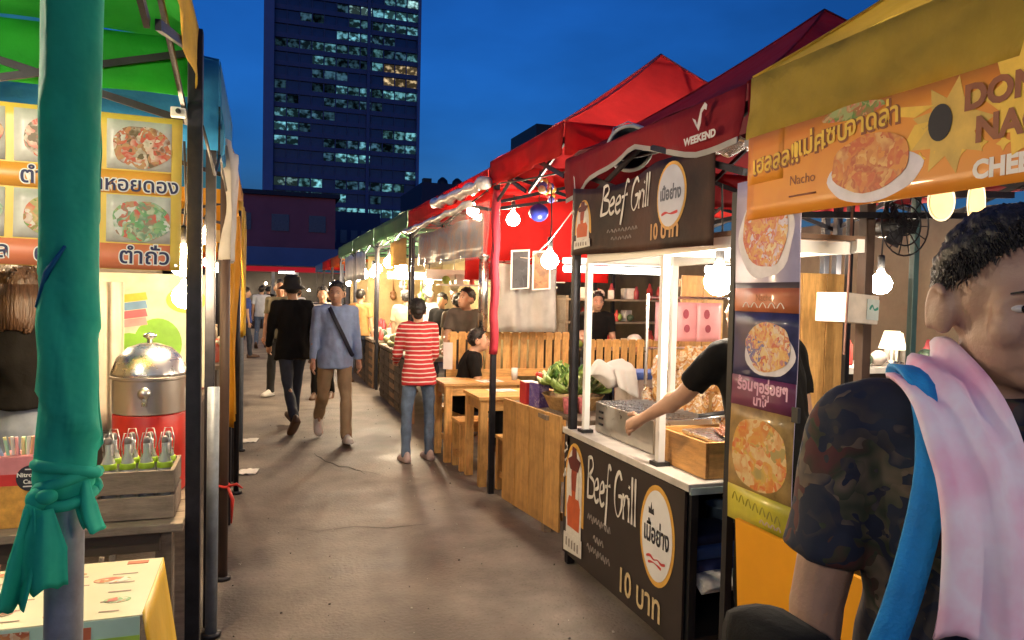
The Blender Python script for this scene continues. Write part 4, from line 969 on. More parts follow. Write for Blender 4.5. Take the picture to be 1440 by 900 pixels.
fr = Fr((-.80, 2.971, .92), (1, 0, 0), (0, 0, 1)); fr.oval('badge', M('badge_black', (.015, .018, .03), .5), sb, .035, .0, .048, .046, .001)
for tx, v, s_ in (('Nitroteam', .006, .021), ('Cards', -.018, .021)): fr.text(tx, WI, sb, .035, v, s_, .0025, 'CENTER', bold=.0006)
for v, w in ((.030, .02), (-.03, .026)): fr.sheet('line', WI, sb, .035 - w, .035 + w, v, v + .004, .0025)
cols = [(.70, .30, .32), (.35, .45, .65), (.65, .62, .30), (.35, .60, .45), (.70, .66, .62), (.68, .40, .22)]
sm_ = [B().tube([(0, 0, 0), (0, 0, .11)], .0055, 8).mesh('straw', M('straw_%d' % i, c, .6)) for i, c in enumerate(cols)]
for i in range(18):
    o = inst('straw', sm_[i % 6], None, (-.858 + .0068 * i, 3.01 + .03 * R.random(), .95), Euler((R.uniform(-.12, .12), (i - 9) * .03 + R.uniform(-.08, .08), 0)).to_matrix())
    tag(o, 'pastel drinking straw standing in the pink box', 'straw', 'straws in the pink box')
# printed menu cloth over the front table
mt_ = thing('menu_table', 'low trestle table under the printed menu cloth', 'table', (-.78, 2.37, 0))
B().box((-.76, 2.38, .70), (.88, .42, .03)).build('top', OLDW, mt_)
for x in (-1.15, -.38):
    for y in (2.22, 2.54): B().box((x, y, .342), (.04, .04, .684)).build('leg', OLDW, mt_)
MCR = ramp_mat('menu_cloth', [(.60, .62, .45), (.62, .60, .42), (.60, .58, .40), (.64, .60, .40), (.58, .60, .46)], 5, 'NOISE', .35, wob=.5, coat=.3)
mc = thing('menu_cloth', 'glossy cream menu sheet with green stripes and yellow end flap draped over the table', 'tablecloth', (-.76, 2.38, .72))
fr = Fr((-1.22, 2.14, .722), (1, 0, 0), (0, 1, 0)); mcs = mc; mct = fr.sheet('top', MCR, mc, 0, .92, .02, .465, 0, 8, 4, .003)
ff = Fr((-1.22, 2.158, .72), (1, 0, -.0), (0, .10, 1)); ff.sheet('skirt', M('menu_mint', (.42, .60, .48), .4, var=.12, scale=4), mc, 0, .915, -.16, 0, .002, 8, 4, .002)
ff.sheet('stripe', M('menu_lime', (.33, .52, .06), .4), mc, .0, .915, -.085, -.048, .006, 1, 1); ff.sheet('stripe', M('menu_mustard', (.5, .42, .06), .4), mc, .3, .91, -.125, -.088, .006)
ff.sheet('photo', ramp_mat('menu_food', [(.3, .05, .02), (.5, .2, .06), (.6, .5, .35), (.35, .08, .03)], 30), mc, .46, .66, -.046, -.008, .006); ff.sheet('tab', M('menu_brick', (.5, .12, .05), .5), mc, .72, .80, -.046, -.015, .006)
def flap(u, v):
    return Vector((-.302 + .055 * v + .012 * sin(u * 6) * v, 2.165 + .44 * u - .02 * v, .722 - .33 * v))
B().grid(flap, 10, 6).build('flap', M('yellow_vinyl', (.62, .38, .02), .4, var=.15, scale=6, bump=.5, bscale=9), mc, True, thick=.002)
MP = M('menu_print', (.35, .22, .18), .6, var=.3, scale=40)
for (u, v, ru, rv, k) in [(.06, .40, .05, .030, 0), (.34, .33, .04, .02, 3), (.50, .42, .03, .018, 1), (.66, .37, .06, .014, 3), (.56, .12, .035, .02, 0), (.30, .12, .03, .022, 1), (.08, .12, .045, .03, 0), (.44, .06, .03, .015, 3), (.80, .30, .05, .022, 1), (.68, .22, .04, .02, 0), (.84, .14, .035, .02, 2), (.72, .07, .045, .018, 1)]: fr.oval('photo', SAL[k], mct, u, v, ru, rv, .0015)
fr.sheet('tab', M('menu_brick', (.5, .12, .05), .5), mc, .82, .88, .425, .45, .002)
for i in range(26):
    u = .36 + .11 * (i % 5) + R.uniform(-.01, .01); v = .06 + .07 * (i // 5); fr.sheet('line', MP, mct, u, u + R.uniform(.03, .07), v, v + .006, .0015, 1, 1, .0004)
ftail = thing('flagstick', 'thin bamboo stick leaning under the drinks table', 'stick', (-.52, 2.75, .6)); B().tube([(-.58, 2.8, 0), (-.50, 2.72, .70)], .008, 8).build('cane', OLDW, ftail, True)
# behind the pot
hang = thing('hanging_cloth', 'white cloth hanging beside the shelf behind the pot', 'cloth', (-.70, 4.0, .9))
B().grid(lambda u, v: Vector((-.86 + .22 * u, 4.0 + .02 * sin(u * 22), 1.62 - .72 * v)), 24, 6).build('sheet', cloth('white_drape', (.62, .56, .48), .3), hang, True, thick=.003)
pb = thing('fruit_poster', 'pale poster with green hills and rainbow balloon behind the pot', 'poster', (-.5, 4.4, 1.2))
fr = Fr((-.90, 4.40, 1.05), (1, 0, 0), (0, 0, 1)); fr.sheet('sheet', M('poster_pale', (.55, .55, .42), .5), pb, 0, .62, 0, .62)
fr.oval('print', M('print_green', (.20, .45, .04), .5), pb, .36, .24, .12, .14); fr.oval('print', M('print_green', (.2, .45, .04), .5), pb, .22, .2, .10, .10, .006)
for i, c in enumerate([(.62, .45, .05), (.15, .3, .5), (.62, .12, .15), (.6, .3, .3)]): fr.shape('print', M('print_rb%d' % i, c, .5), pb, [(.16, .50 - .045 * i), (.30, .52 - .045 * i), (.31, .48 - .045 * i), (.17, .46 - .045 * i)], .003)
fr.oval('print', M('print_lemon', (.6, .5, .06), .5), pb, .50, .48, .10, .07, .008)
sh = thing('goods_shelf', 'steel shelf with cups and jars behind the drinks stall', 'shelf', (-1.3, 4.55, 0))
for z in (.75, 1.15, 1.5): B().box((-1.35, 4.62, z), (1.1, .3, .02)).build('board', STEEL, sh)
for x in (-1.88, -.82): B().box((x, 4.76, .8), (.03, .03, 1.6)).build('post', STEEL, sh)
jm = [B().lathe([(.04, 0), (.045, .01), (.045, .1), (.035, .12), (.037, .14), (0, .142)], n=14).mesh('jar', M('jar_%d' % i, c, .3), True) for i, c in enumerate([(.5, .42, .3), (.45, .1, .06), (.2, .14, .1), (.6, .58, .52)])]
for i in range(22):
    o = inst('jar', jm[R.randrange(4)], None, (-1.82 + .093 * (i % 11), 4.60 + R.uniform(-.04, .04), (1.16, 1.51)[i // 11]), None, (R.uniform(.7, 1.1),) * 2 + (R.uniform(.6, 1.2),)); tag(o, 'small jar or cup on the steel shelf behind the drinks table', 'jar', 'jars on the steel shelf')
bw = thing('back_screen', 'cream tarpaulin screen closing the back of the drinks stalls', 'tarpaulin', (-2.2, 5, 0)); B().grid(lambda u, v: Vector((-2.25 + .03 * sin(u * 40), 1.5 + 16 * u, .2 + 2.2 * v)), 60, 4).build('sheet', CRM, bw, True, thick=.003)
bw2 = thing('side_screen', 'pale grey cloth screen between the drinks stalls', 'tarpaulin', (-1.3, 5.1, 0)); B().grid(lambda u, v: Vector((-2.2 + 1.6 * u, 5.1 + .015 * sin(u * 30), .3 + 1.9 * v)), 40, 4).build('sheet', cloth('grey_screen', (.35, .30, .25), .3), bw2, True, thick=.003)

# poles and cloths further down the left row
for i, (x, y, z, mt, lab) in enumerate([(-.215, 3.6, 1.15, GREYP, 'short grey steel pole strapped beside the dark tent leg'), (-.20, 4.3, 2.3, M('brown_pole', (.06, .035, .025), .6), 'brown wooden pole with a red ribbon tied on'), (-.19, 6.1, 2.2, DSTEEL, 'thin dark pole past the amber cloth'), (-.20, 7.7, 2.3, GREYP, 'grey pole at the cream tent corner')]):
    t = thing('pole', lab, 'pole', (x, y, 0)); B().tube([(x, y, 0), (x + .004, y, z)], .026 if i < 2 else .02, 12).build('shaft', mt, t, True)
    B().tube([(x, y, 0), (x, y, .02)], .045, 12).build('foot', DSTEEL, t, True)
rb_ = thing('ribbon', 'red plastic ribbon tied round the brown pole', 'ribbon', (-.19, 4.3, .5)); B().tube([Vector((-.20 + .032 * cos(a * .5), 4.3 + .032 * sin(a * .5), .52 + .004 * sin(a))) for a in range(14)], .008, 6).build('loop', M('red_plastic', (.6, .04, .03), .4), rb_, True); B().tube([(-.175, 4.275, .52), (-.15, 4.26, .45), (-.155, 4.26, .32)], [.008, .010, .004], 6).build('tail', M('red_plastic'), rb_, True); B().tube([(-.175, 4.275, .52), (-.13, 4.26, .535), (-.10, 4.26, .51)], [.007, .008, .004], 6).build('tail', M('red_plastic'), rb_, True)
def drape(label, x, y0, y1, z0, z1, mat, amp=.03, name='tied_cloth'):
    t = thing(name, label, 'cloth', (x, (y0 + y1) / 2, z0))
    B().grid(lambda u, v: Vector((x + amp * sin(u * 14 + v * 2) + hz(u * 3, v * 2, y0, 1, amp), y0 + (y1 - y0) * (.5 + (u - .5) * (1 - .35 * sin(v * pi * .8))), z1 + (z0 - z1) * v)), 26, 14).build('sheet', mat, t, True, thick=.003)
drape('white plastic sheet bunched beside the blue tarp', -.19, 4.0, 4.9, 1.75, 2.35, cloth('white_sheet', (.6, .58, .55), .4), .03)
drape('amber cloth gathered against the yellow tent leg', -.21, 4.7, 5.5, .75, 2.1, AMB, .035)
drape('yellow cloth hung from the yellow tent edge', -.19, 6.3, 7.2, 1.2, 2.3, YEL, .035)
drape('cream cloth hung at the cream tent edge', -.35, 8.0, 9.8, 1.0, 2.3, CRM, .05)
for i, (y, lab) in enumerate([(6.0, 'plank counter under the yellow tent'), (9.0, 'plank counter under the cream tent'), (12.0, 'plank counter under the amber tent'), (15.3, 'plank counter under the orange tent')]):
    t = thing('plank_counter', lab, 'counter', (-.85, y, 0)); B().box((-.86, y, .8), (.9, 2.1, .04)).build('top', OLDW, t)
    for k in range(4): B().box((-.45, y - .78 + .52 * k, .39), (.02, .5, .76)).build('board', OLDW if k % 2 else M('dark_oak'), t)
    for k in range(9):
        o = B().lathe([(.05, 0), (.06, .02), (.055, .16), (.03, .2), (0, .2)], n=12).build('food_tub', jm[k % 4].materials[0], None, True); o.location = (-.7 + .22 * (k % 2), y - .85 + .2 * k, .82); tag(o, 'small tub of food on the plank counters', 'tub', 'tubs on the plank counters')

# ------------------------------------------------------------------ beef grill cart
SGN = M('sign_black', (.028, .020, .017), .5, var=.25, scale=8); GOLD = M('gold_paint', (.60, .33, .06), .5, var=.15); CRW = M('chalk_white', (.62, .60, .55), .8, var=.12, scale=20); TAN = M('tan_paint', (.55, .42, .22), .7, var=.12, scale=20)
ORED = M('emblem_orange', (.50, .10, .03), .6); MARO = M('emblem_maroon', (.10, .018, .015), .6); GINK = M('faint_ink', (.25, .22, .20), .8, var=.3, scale=50); RINK = M('red_ink', (.5, .05, .05), .7); KINK = M('black_ink', (.02, .02, .025), .7)
ct = thing('grill_cart', 'black grill cart counter with painted front and open end shelves', 'food cart', (2.05, 3.4, 0))
TOPM = M('worn_white_top', (.50, .47, .43), .45, var=.2, scale=7)
B().box((2.06, 3.41, .79), (.68, 1.40, .035), bev=.005).build('top', TOPM, ct); B().box((2.06, 2.713, .775), (.66, .012, .03)).build('edge_strip', M('mint_edge', (.42, .52, .48), .5), ct)
for z in (.10, .34): B().box((2.06, 3.41, z), (.60, 1.30, .02)).build('shelf', M('dark_ply', (.035, .025, .02), .7), ct)
B().box((2.385, 3.41, .41), (.02, 1.32, .72)).build('back_panel', M('dark_ply'), ct); B().box((2.06, 4.065, .41), (.62, .02, .72)).build('end_panel', M('dark_ply'), ct)
for x in (1.765, 2.36):
    for y in (2.745, 4.04): B().box((x, y, .385), (.035, .035, .77)).build('leg', BLACK, ct)
B().box((2.0, 3.65, .22), (.5, .02, .22)).build('divider', M('rust_panel', (.16, .05, .035), .7), ct)
sg = thing('cart_sign', 'black painted sign board reading Beef Grill on the cart front', 'sign', (1.735, 3.4, .06))
fr = Fr((1.728, 4.09, .06), (0, -1, 0), (0, 0, 1))
sg = fr.sheet('board', SGN, sg, 0, 1.34, 0, .705, 0, 1, 1, .012)
def arch(u0, u1, v0, v1, n=14):
    c = (u0 + u1) / 2; r = (u1 - u0) / 2; vb = v1 - r * 1.5
    return [(u0, v0), (u1, v0), (u1, vb)] + [(c + r * cos(pi * i / n), vb + r * 1.5 * sin(pi * i / n)) for i in range(1, n)] + [(u0, vb)]
def emblem(fr, par, u0, u1, v0, v1):
    w = u1 - u0; h = v1 - v0
    fr.shape('emblem', GOLD, par, arch(u0, u1, v0 + .30 * h, v1), .002); fr.shape('emblem', CRW, par, arch(u0 + .02 * w * 5, u1 - .02 * w * 5, v0 + .12 * h, v1 - .05 * h), .0035)
    c = (u0 + u1) / 2
    fr.shape('emblem', ORED, par, [(c - .32 * w, v0 + .24 * h), (c + .30 * w, v0 + .24 * h), (c + .34 * w, v0 + .45 * h), (c + .16 * w, v0 + .60 * h), (c - .18 * w, v0 + .60 * h), (c - .36 * w, v0 + .42 * h)], .005)
    fr.shape('emblem', M('emblem_rust', (.28, .05, .025), .6), par, [(c - .16 * w, v0 + .58 * h), (c + .16 * w, v0 + .58 * h), (c + .13 * w, v0 + .80 * h), (c - .13 * w, v0 + .80 * h)], .0065)
    fr.shape('emblem', MARO, par, [(c - .2 * w, v0 + .76 * h), (c + .2 * w, v0 + .76 * h), (c + .34 * w, v0 + .86 * h), (c + .12 * w, v0 + .88 * h), (c + .10 * w, v0 + .96 * h), (c - .1 * w, v0 + .97 * h), (c - .12 * w, v0 + .88 * h), (c - .34 * w, v0 + .84 * h)], .008)
    fr.shape('emblem', CRW, par, [(u0 + .02 * w, v0), (u1 - .02 * w, v0 + .04 * h), (u1 - .02 * w, v0 + .19 * h), (u0 + .02 * w, v0 + .17 * h)], .0085)
    for q in range(5): fr.shape('emblem', GINK, par, [(u0 + w * (.15 + .15 * q), v0 + .06 * h), (u0 + w * (.22 + .15 * q), v0 + .06 * h), (u0 + w * (.22 + .15 * q), v0 + .14 * h), (u0 + w * (.15 + .15 * q), v0 + .13 * h)], .010)
    for s in (-1, 1): fr.shape('emblem', CRW, par, [(c + s * .10 * w, v0 + .52 * h), (c + s * .24 * w, v0 + .52 * h), (c + s * .26 * w, v0 + .74 * h), (c + s * .16 * w, v0 + .76 * h)], .0075)
emblem(fr, sg, .03, .30, .02, .68)
ls, wd = brush('Beef Grill'); fr.strokes([[(x, y * 1.35) for x, y in l_] for l_ in ls], CRW, sg, .35, .42, .58 / wd, .0095, .003)
# taller letters: scale comes from the width, so a second pass thickens the downstrokes
fr.oval('emblem', GOLD, sg, 1.115, .44, .158, .235, .002, 36); fr.oval('emblem', M('oval_white', (.66, .66, .66), .6, var=.04), sg, 1.115, .44, .138, .210, .0035, 36)
fr.text('เนื้อย่าง', KINK, sg, 1.115, .40, .125, .005, 'CENTER', bold=.003, sx=.62); fr.strokes([[(0, 0), (.2, .06), (.4, 0), (.6, .05), (.8, .0), (1, .05)], [(.1, -.14), (.4, -.08), (.8, -.13)]], RINK, sg, 1.03, .325, .17, .006, .005)
fr.shape('emblem', KINK, sg, [(1.04, .53), (1.09, .53), (1.085, .56), (1.07, .55), (1.065, .585), (1.055, .55), (1.04, .56)], .005)
fr.text('10 บาท', TAN, sg, .74, .05, .175, .004, bold=.003, sx=.86)
for q, (u, v, n_) in enumerate([(.36, .30, 9), (.44, .20, 4), (.36, .13, 9)]): fr.strokes([[(i * .028, .012 * math.sin(i * 2.3 + q)), (i * .028 + .012, .028), (i * .028 + .022, 0)] for i in range(n_)], GINK, sg, u, v, 1.15, .005, .003)
fr.strokes([[(0, 0), (.02, .05)], [(.03, .01), (.03, .06)], [(.01, .10), (.04, .12)], [(0, .15), (.05, .18)], [(.02, .21), (.05, .19)]], CRW, sg, .005, .45, 1, .008, .003)
# white frame over the cart
cf = thing('booth_canopy', 'white square tube frame standing on the cart', 'cart canopy', (2.0, 3.5, .8))
for (x, y) in ((1.78, 3.91), (1.78, 3.06), (2.34, 3.91)):
    B().box((x, y, 1.30), (.035, .035, .985), bev=.003).build('post', WHITE, cf); B().box((x, y, .818), (.07, .07, .018)).build('foot', BLACK, cf)
for (p, q) in (((1.78, 3.90, 1.815), (1.78, 2.45, 1.83)), ((2.34, 3.90, 1.815), (2.34, 2.45, 1.83))): B().bar(p, q, .04, .055).build('beam', WHITE, cf)
for y in (3.91, 3.06, 2.5): B().bar((1.80, y, 1.82), (2.32, y, 1.82), .035, .05).build('beam', WHITE, cf)
B().box((2.06, 3.2, 1.86), (.62, 1.48, .02)).build('roof_board', M('brown_board', (.16, .09, .055), .7), cf)
# banner above
def bb(u, v): return .022 * sin(u * 6 + 1) * (1 - v) + .010 * sin(u * 13 + v * 6) * v + .012 * math.exp(-((u - .25) / .1) ** 2) * sin(v * 8)
ub = thing('beef_banner', 'dark vinyl Beef Grill banner hung from the maroon tent', 'banner', (1.72, 3.25, 1.82))
fr = Fr((1.70, 3.95, 1.83), (0, -1, 0.0), (0, 0, 1), bb)
VIN = M('vinyl_brown', (.014, .009, .010), .55, spec=.25, var=.6, scale=3, col2=(.06, .026, .016), bump=.4, bscale=12); 
def bsag(u, v, a, c): return u, v - .045 * math.sin(pi * min(1, a * 1.5)) * c * (1 if a < .66 else 0) - .02 * (1 - c) * a
ub = fr.sheet('sheet', VIN, ub, 0, 1.40, .0, .385, 0, 34, 10, .002, fn=bsag)
emblem(fr, ub, .06, .27, .03, .30)
ls, wd = brush('Beef Grill'); fr.strokes([[(x + .18 * y, y) for x, y in l_] for l_ in ls], CRW, ub, .36, .195, .52 / wd, .0075, .006)
fr.oval('emblem', GOLD, ub, 1.09, .215, .125, .15, .003, 32); fr.oval('emblem', M('oval_grey', (.48, .50, .56), .35, var=.12, scale=6), ub, 1.09, .215, .112, .135, .0045, 32)
fr.text('เนื้อย่าง', M('ink_slate', (.10, .11, .14), .6), ub, 1.09, .20, .075, .006, 'CENTER', bold=.003, sx=.8); fr.strokes([[(0, 0), (.3, .05), (.6, 0), (1, .04)]], RINK, ub, 1.02, .135, .14, .006, .006)
fr.text('10 บาท', M('tan_vinyl', (.50, .27, .09), .5), ub, .88, .035, .10, .004, bold=.003, sx=1.02)
for q, (u, v, n_) in enumerate([(.42, .10, 9), (.46, .06, 6)]): fr.strokes([[(i * .04, .004 * sin(i * 2.3 + q)), (i * .04 + .014, .018), (i * .04 + .028, 0)] for i in range(n_)], GINK, ub, u, v, .9, .0035, .004)
B().tube([(1.70, 3.96, 2.2), (1.70, 3.98, 2.3)], .003, 6).build('tie', WHITE, ub); B().tube([(1.70, 2.56, 2.2), (1.70, 2.5, 2.28)], .003, 6).build('tie', WHITE, ub)
# rolled clear edge and bucket above banner
bk = thing('hung_bucket', 'dark bucket with pale rim hung under the maroon tent', 'bucket', (1.98, 3.78, 2.42))
bo = B(); bo.lathe([(.085, 0), (.09, .01), (.115, .20), (.12, .21), (.118, .215), (.108, .20), (.08, .02), (0, .018)], n=26)
o = bo.build('pail', M('bucket_blue', (.05, .09, .13), .35, var=.3), bk, True, local=True); o.matrix_basis = Vector((-.55, -.8, -.1)).to_track_quat('Z', 'Y').to_matrix().to_4x4()
B().tube([(-.02, -.22, .0), (-.06, -.21, .09), (-.13, -.17, .12), (-.19, -.12, .09), (-.21, -.10, .0)], .004, 6).build('handle', STEEL, bk, True, local=True)
rm = B().tube([(.118 * cos(a * pi / 14), .118 * sin(a * pi / 14), .21) for a in range(29)], .010, 8).build('rim', M('bucket_rim', (.45, .47, .46), .4), bk, True, local=True); rm.matrix_basis = o.matrix_basis.copy()
fo = thing('foil_sheet', 'crumpled silver foil tucked under the maroon tent roof', 'foil', (2.0, 3.0, 2.3)); B().grid(lambda u, v: Vector((1.95 + .5 * v, 3.3 - .75 * u, 2.30 + .10 * v + hz(u * 5, v * 5, 1, 1.6, .05))), 22, 14).build('sheet', M('foil', (.7, .66, .64), .25, .9, var=.2, bump=.6, bscale=25), fo, True, thick=.002)

# goods on the cart
gr = thing('steel_grill', 'long stainless steel grill box on the cart', 'grill', (2.03, 3.6, .81))
GS = M('grill_steel', (.55, .52, .46), .3, .85, var=.15, scale=8)
B().box((1.862, 3.60, .895), (.012, .68, .17), bev=.003).build('wall', GS, gr); B().box((2.19, 3.60, .895), (.012, .68, .17), bev=.003).build('wall', GS, gr)
for y in (3.266, 3.934): B().box((2.026, y, .895), (.316, .012, .17), bev=.003).build('wall', GS, gr)
B().box((2.026, 3.60, .83), (.316, .65, .02)).build('base', BLACK, gr); gbm = B().box((0, 0, 0), (.33, .010, .008)).mesh('bar', STEEL)
for i in range(14): inst('bar', gbm, gr, (2.026, 3.29 + .048 * i, .984))
B().box((2.026, 3.6, .945), (.30, .62, .02)).build('coals', ramp_mat('coals', [(.01, .01, .01), (.04, .035, .03), (.02, .02, .02), (.2, .06, .02)], 30), gr)
for i in range(3): B().box((1.853, 3.86 - .0 * i, .86 + .035 * i), (.006, .05, .012)).build('vent', BLACK, gr)
wb = thing('skewer_box', 'pine box with a tray of grilled skewers on the cart', 'box', (2.05, 2.95, .81))
SBX = 1.83; 
B().box((1.838, 2.965, .89), (.016, .42, .16), bev=.002).build('board', PINEY, wb); B().box((2.30, 2.965, .89), (.016, .42, .16), bev=.002).build('board', PINEY, wb)
B().box((2.07, 2.763, .89), (.444, .016, .16), bev=.002).build('board', PINEX, wb); B().box((2.07, 3.167, .89), (.444, .016, .16), bev=.002).build('board', PINEX, wb)
B().box((2.07, 2.965, .93), (.44, .385, .02)).build('lining', PINEX, wb); B().box((2.07, 2.753, .87), (.022, .006, .02)).build('slot', BLACK, wb)
tr = thing('meat_tray', 'steel tray laid in the pine box', 'tray', (2.1, 2.95, .94)); B().box((2.10, 2.95, .955), (.34, .34, .02), bev=.006).build('pan', STEEL, tr)
SKM = ramp_mat('grilled_meat', [(.05, .015, .006), (.20, .06, .02), (.12, .03, .012), (.28, .10, .035)], 50, rough=.35)
for i in range(11):
    t = thing('meat_skewer', 'grilled meat skewer lying on the steel tray', 'skewer', (2.02 + .016 * i, 2.93, .975 + .008 * (i % 3)), rad(R.uniform(-12, 12)) + rad(70), group='skewers on the steel tray')
    B().tube([(-.12, 0, 0), (.14, 0, 0)], .0025, 6).build('stick', PINE, t, local=True)
    b = B()
    for q in range(5): b.ell((-.06 + .035 * q, R.uniform(-.004, .004), 0), (.021, .014, .010), None, 10, 6)
    b.build('meat', SKM, t, True, local=True)
tg = thing('tongs', 'steel tongs with black grip lying over the tray', 'tongs', (2.16, 3.12, 1.0)); B().tube([(2.02, 3.15, 1.0), (2.2, 3.12, 1.02), (2.3, 3.1, 1.0)], .006, 8).build('arm', STEEL, tg, True); B().tube([(2.05, 3.16, 1.012), (2.2, 3.135, 1.03)], .014, 10).build('grip', BLACK, tg, True)
# things under the cart
for i, (x, y, z, d, c, lab) in enumerate([(1.95, 2.92, .40, (.30, .26, .09), (.012, .022, .10), 'folded navy cloth at the bottom of the cart shelf pile'), (1.94, 2.90, .475, (.28, .25, .06), (.03, .08, .26), 'folded mid blue cloth in the cart shelf pile'), (1.95, 2.91, .53, (.27, .24, .05), (.012, .02, .07), 'dark blue cloth on top of the cart shelf pile')]):
    t = thing('folded_cloth', lab, 'cloth', (x, y, z - d[2] / 2)); b = B(); b.box((x, y, z), d, bev=.02)
    bmesh.ops.subdivide_edges(b.b, edges=b.b.edges[:], cuts=2)
    for v in b.b.verts: v.co += Vector((hz(*v.co, 9, .018), hz(v.co.y, v.co.x, v.co.z, 9, .018), hz(v.co.z, v.co.y, v.co.x, 8, .014)))
    b.build('fabric', M('cloth_b%d' % i, c, .85, var=.2), t, True)
for i in range(5):
    o = B().grid(lambda u, v: Vector((1.80 + .36 * u, 2.71 + .26 * v - .01 * i, .352 + .009 * i + .004 * sin(u * 5) - (.05 * max(0, .18 - v) * 3))), 8, 6).build('newspaper', M('newsprint', (.55, .53, .50), .85, var=.25, scale=30), None, True, thick=.003); o.rotation_euler.z = 0; tag(o, 'newspaper in the pile on the cart shelf', 'newspaper', 'newspapers on the cart shelf')
wbk = thing('blue_tub', 'grey blue tub standing at the back of the cart shelf', 'tub', (2.2, 3.05, .35)); B().lathe([(.08, 0), (.10, .22), (.105, .225), (.095, .22), (.075, .02), (0, .02)], (2.2, 3.12, .352), 20).build('shell', M('tub_blue', (.16, .24, .34), .5), wbk, True)

# ------------------------------------------------------------------ nacho stall
np_ = thing('nacho_poster', 'tall narrow poster with three nacho photos hanging at the stall corner', 'poster', (1.68, 2.18, .78))
fr = Fr((1.675, 2.36, .78), (0, -1, 0), (0, 0, 1), lambda u, v: .004 * sin(v * 7))
npt = np_; np_ = fr.sheet('sheet', M('poster_lilac', (.42, .38, .52), .3, var=.15, scale=6, coat=.3), np_, 0, .35, 0, 1.25, 0, 2, 20, .003)
NA = [ramp_mat('nacho_a', [(.55, .50, .60), (.45, .06, .04), (.60, .35, .08), (.50, .10, .05), (.62, .5, .3)], 28, coat=.3), ramp_mat('nacho_b', [(.12, .12, .3), (.55, .15, .06), (.62, .42, .15), (.60, .5, .38), (.45, .06, .03), (.6, .35, .1)], 30, coat=.3), ramp_mat('nacho_c', [(.35, .28, .10), (.60, .38, .08), (.58, .14, .03), (.64, .5, .25), (.55, .2, .04)], 20, coat=.3)]
fr.sheet('band', M('poster_plum', (.10, .075, .07), .4), np_, .0, .35, .82, .88, .002, 2, 2); 
fr.sheet('band', M('poster_rust', (.50, .15, .06), .4, coat=.3), np_, 0, .35, .775, .86, .003, 2, 3); fr.sheet('band', M('poster_night', (.035, .035, .11), .35, var=.5, scale=9, coat=.3), np_, 0, .35, .54, .775, .002, 2, 5)
fr.sheet('band', M('poster_purple', (.17, .035, .09), .4, coat=.3), np_, 0, .35, .43, .54, .0035, 2, 3); fr.sheet('band', M('poster_ochre', (.34, .22, .07), .4, var=.4, scale=14, coat=.3), np_, 0, .35, .12, .43, .002, 2, 6); fr.sheet('band', M('poster_lime', (.52, .46, .04), .4, coat=.3), np_, 0, .35, 0, .13, .0035, 2, 3)
blob(fr, np_, M('plate_white', (.62, .60, .66), .4), .17, 1.04, .15, .15, .003, 2, 'plate'); blob(fr, np_, NA[0], .17, 1.06, .125, .125, .005, 3)
blob(fr, np_, M('plate_white'), .2, .63, .14, .08, .004, 5, 'plate'); blob(fr, np_, NA[1], .20, .655, .125, .088, .006, 6); blob(fr, np_, NA[2], .17, .265, .16, .135, .004, 8)
fr.text('ร้อนๆอร่อยๆ', M('pink_ink', (.62, .35, .48), .6), np_, .175, .490, .058, .005, 'CENTER', bold=.002, sx=.95); fr.text('นาโช่', M('pink_ink'), np_, .175, .442, .048, .005, 'CENTER', bold=.0015)
fr.text('Nacho', M('dim_ink', (.28, .10, .04), .6), np_, .17, .815, .034, .005, 'CENTER'); fr.strokes([[(i * .05, 0), (i * .05 + .02, .02), (i * .05 + .04, .0)] for i in range(5)], WI, np_, .05, .79, .95, .002, .005)
fr.strokes([[(i * .04, -.004 * i), (i * .04 + .015, .03 - .004 * i), (i * .04 + .03, -.004 * i)] for i in range(7)], M('olive_ink', (.24, .22, .03), .6), np_, .03, .075, 1.0, .003, .005); fr.strokes([[(i * .03, 0), (i * .03 + .012, .014), (i * .03 + .024, 0)] for i in range(4)], M('lilac_ink', (.42, .32, .34), .6), np_, .19, .03, 1.0, .003, .005)
B().box((1.69, 2.385, 1.0), (.03, .03, 2.0)).build('pole', BLACK, npt); B().box((1.672, 2.005, 1.22), (.012, .03, .05)).build('clip', BLACK, npt)
os_ = thing('nacho_counter', 'bright orange board front of the nacho stall counter', 'counter', (1.95, 1.4, 0))
ORB = M('orange_board', (.75, .32, .005), .55, var=.06, scale=4); B().grid(lambda u, v: Vector((1.655 + .05 * v, 2.27 - 1.6 * u, .80 - .78 * v)), 2, 2).build('front_board', ORB, os_, thick=.015); B().box((2.0, 1.45, .82), (.62, 1.62, .035)).build('top', TOPM, os_); B().box((2.0, 2.25, .4), (.55, .02, .76)).build('end_board', ORB, os_)
# banner on the yellow tent
nb = thing('nacho_banner', 'orange vinyl banner reading Don Nacho under the yellow tent edge', 'banner', (1.7, 1.5, 1.9))
fr = Fr((1.665, 2.29, 1.88), (0, -1, 0), (0, 0, 1), lambda u, v: .006 * sin(u * 6))
NBO = ramp_mat('banner_orange', [(.62, .20, .02), (.68, .27, .02), (.66, .22, .02), (.72, .36, .04)], 3.2, 'NOISE', .4, coat=.2)
nb = fr.sheet('sheet', NBO, nb, .0, 1.75, .005, .30, 0, 36, 6, .003); fr.sheet('end_sheet', NBO, nb, -.0, .20, .13, .30, .002, 6, 3, .002)
YIN = M('yellow_ink', (.74, .48, .05), .5); BRN = M('brown_ink', (.24, .075, .025), .5)
for txt, u, v, s_ in (('เฮลลล!!', .03, .165, .088), ('แม่ค', .25, .19, .088), ('เซบ', .375, .205, .085), ('จาดล่า', .48, .215, .082)):
    fr.text(txt, BRN, nb, u + .003, v - .003, s_, .004, bold=.006, sx=.92, rot=.04); fr.text(txt, YIN, nb, u, v, s_, .0055, bold=.0015, sx=.92, rot=.04)
fr.text('Nacho', BRN, nb, .235, .10, .045, .004); fr.sheet('line', BRN, nb, .235, .36, .06, .066, .003, 4, 1)
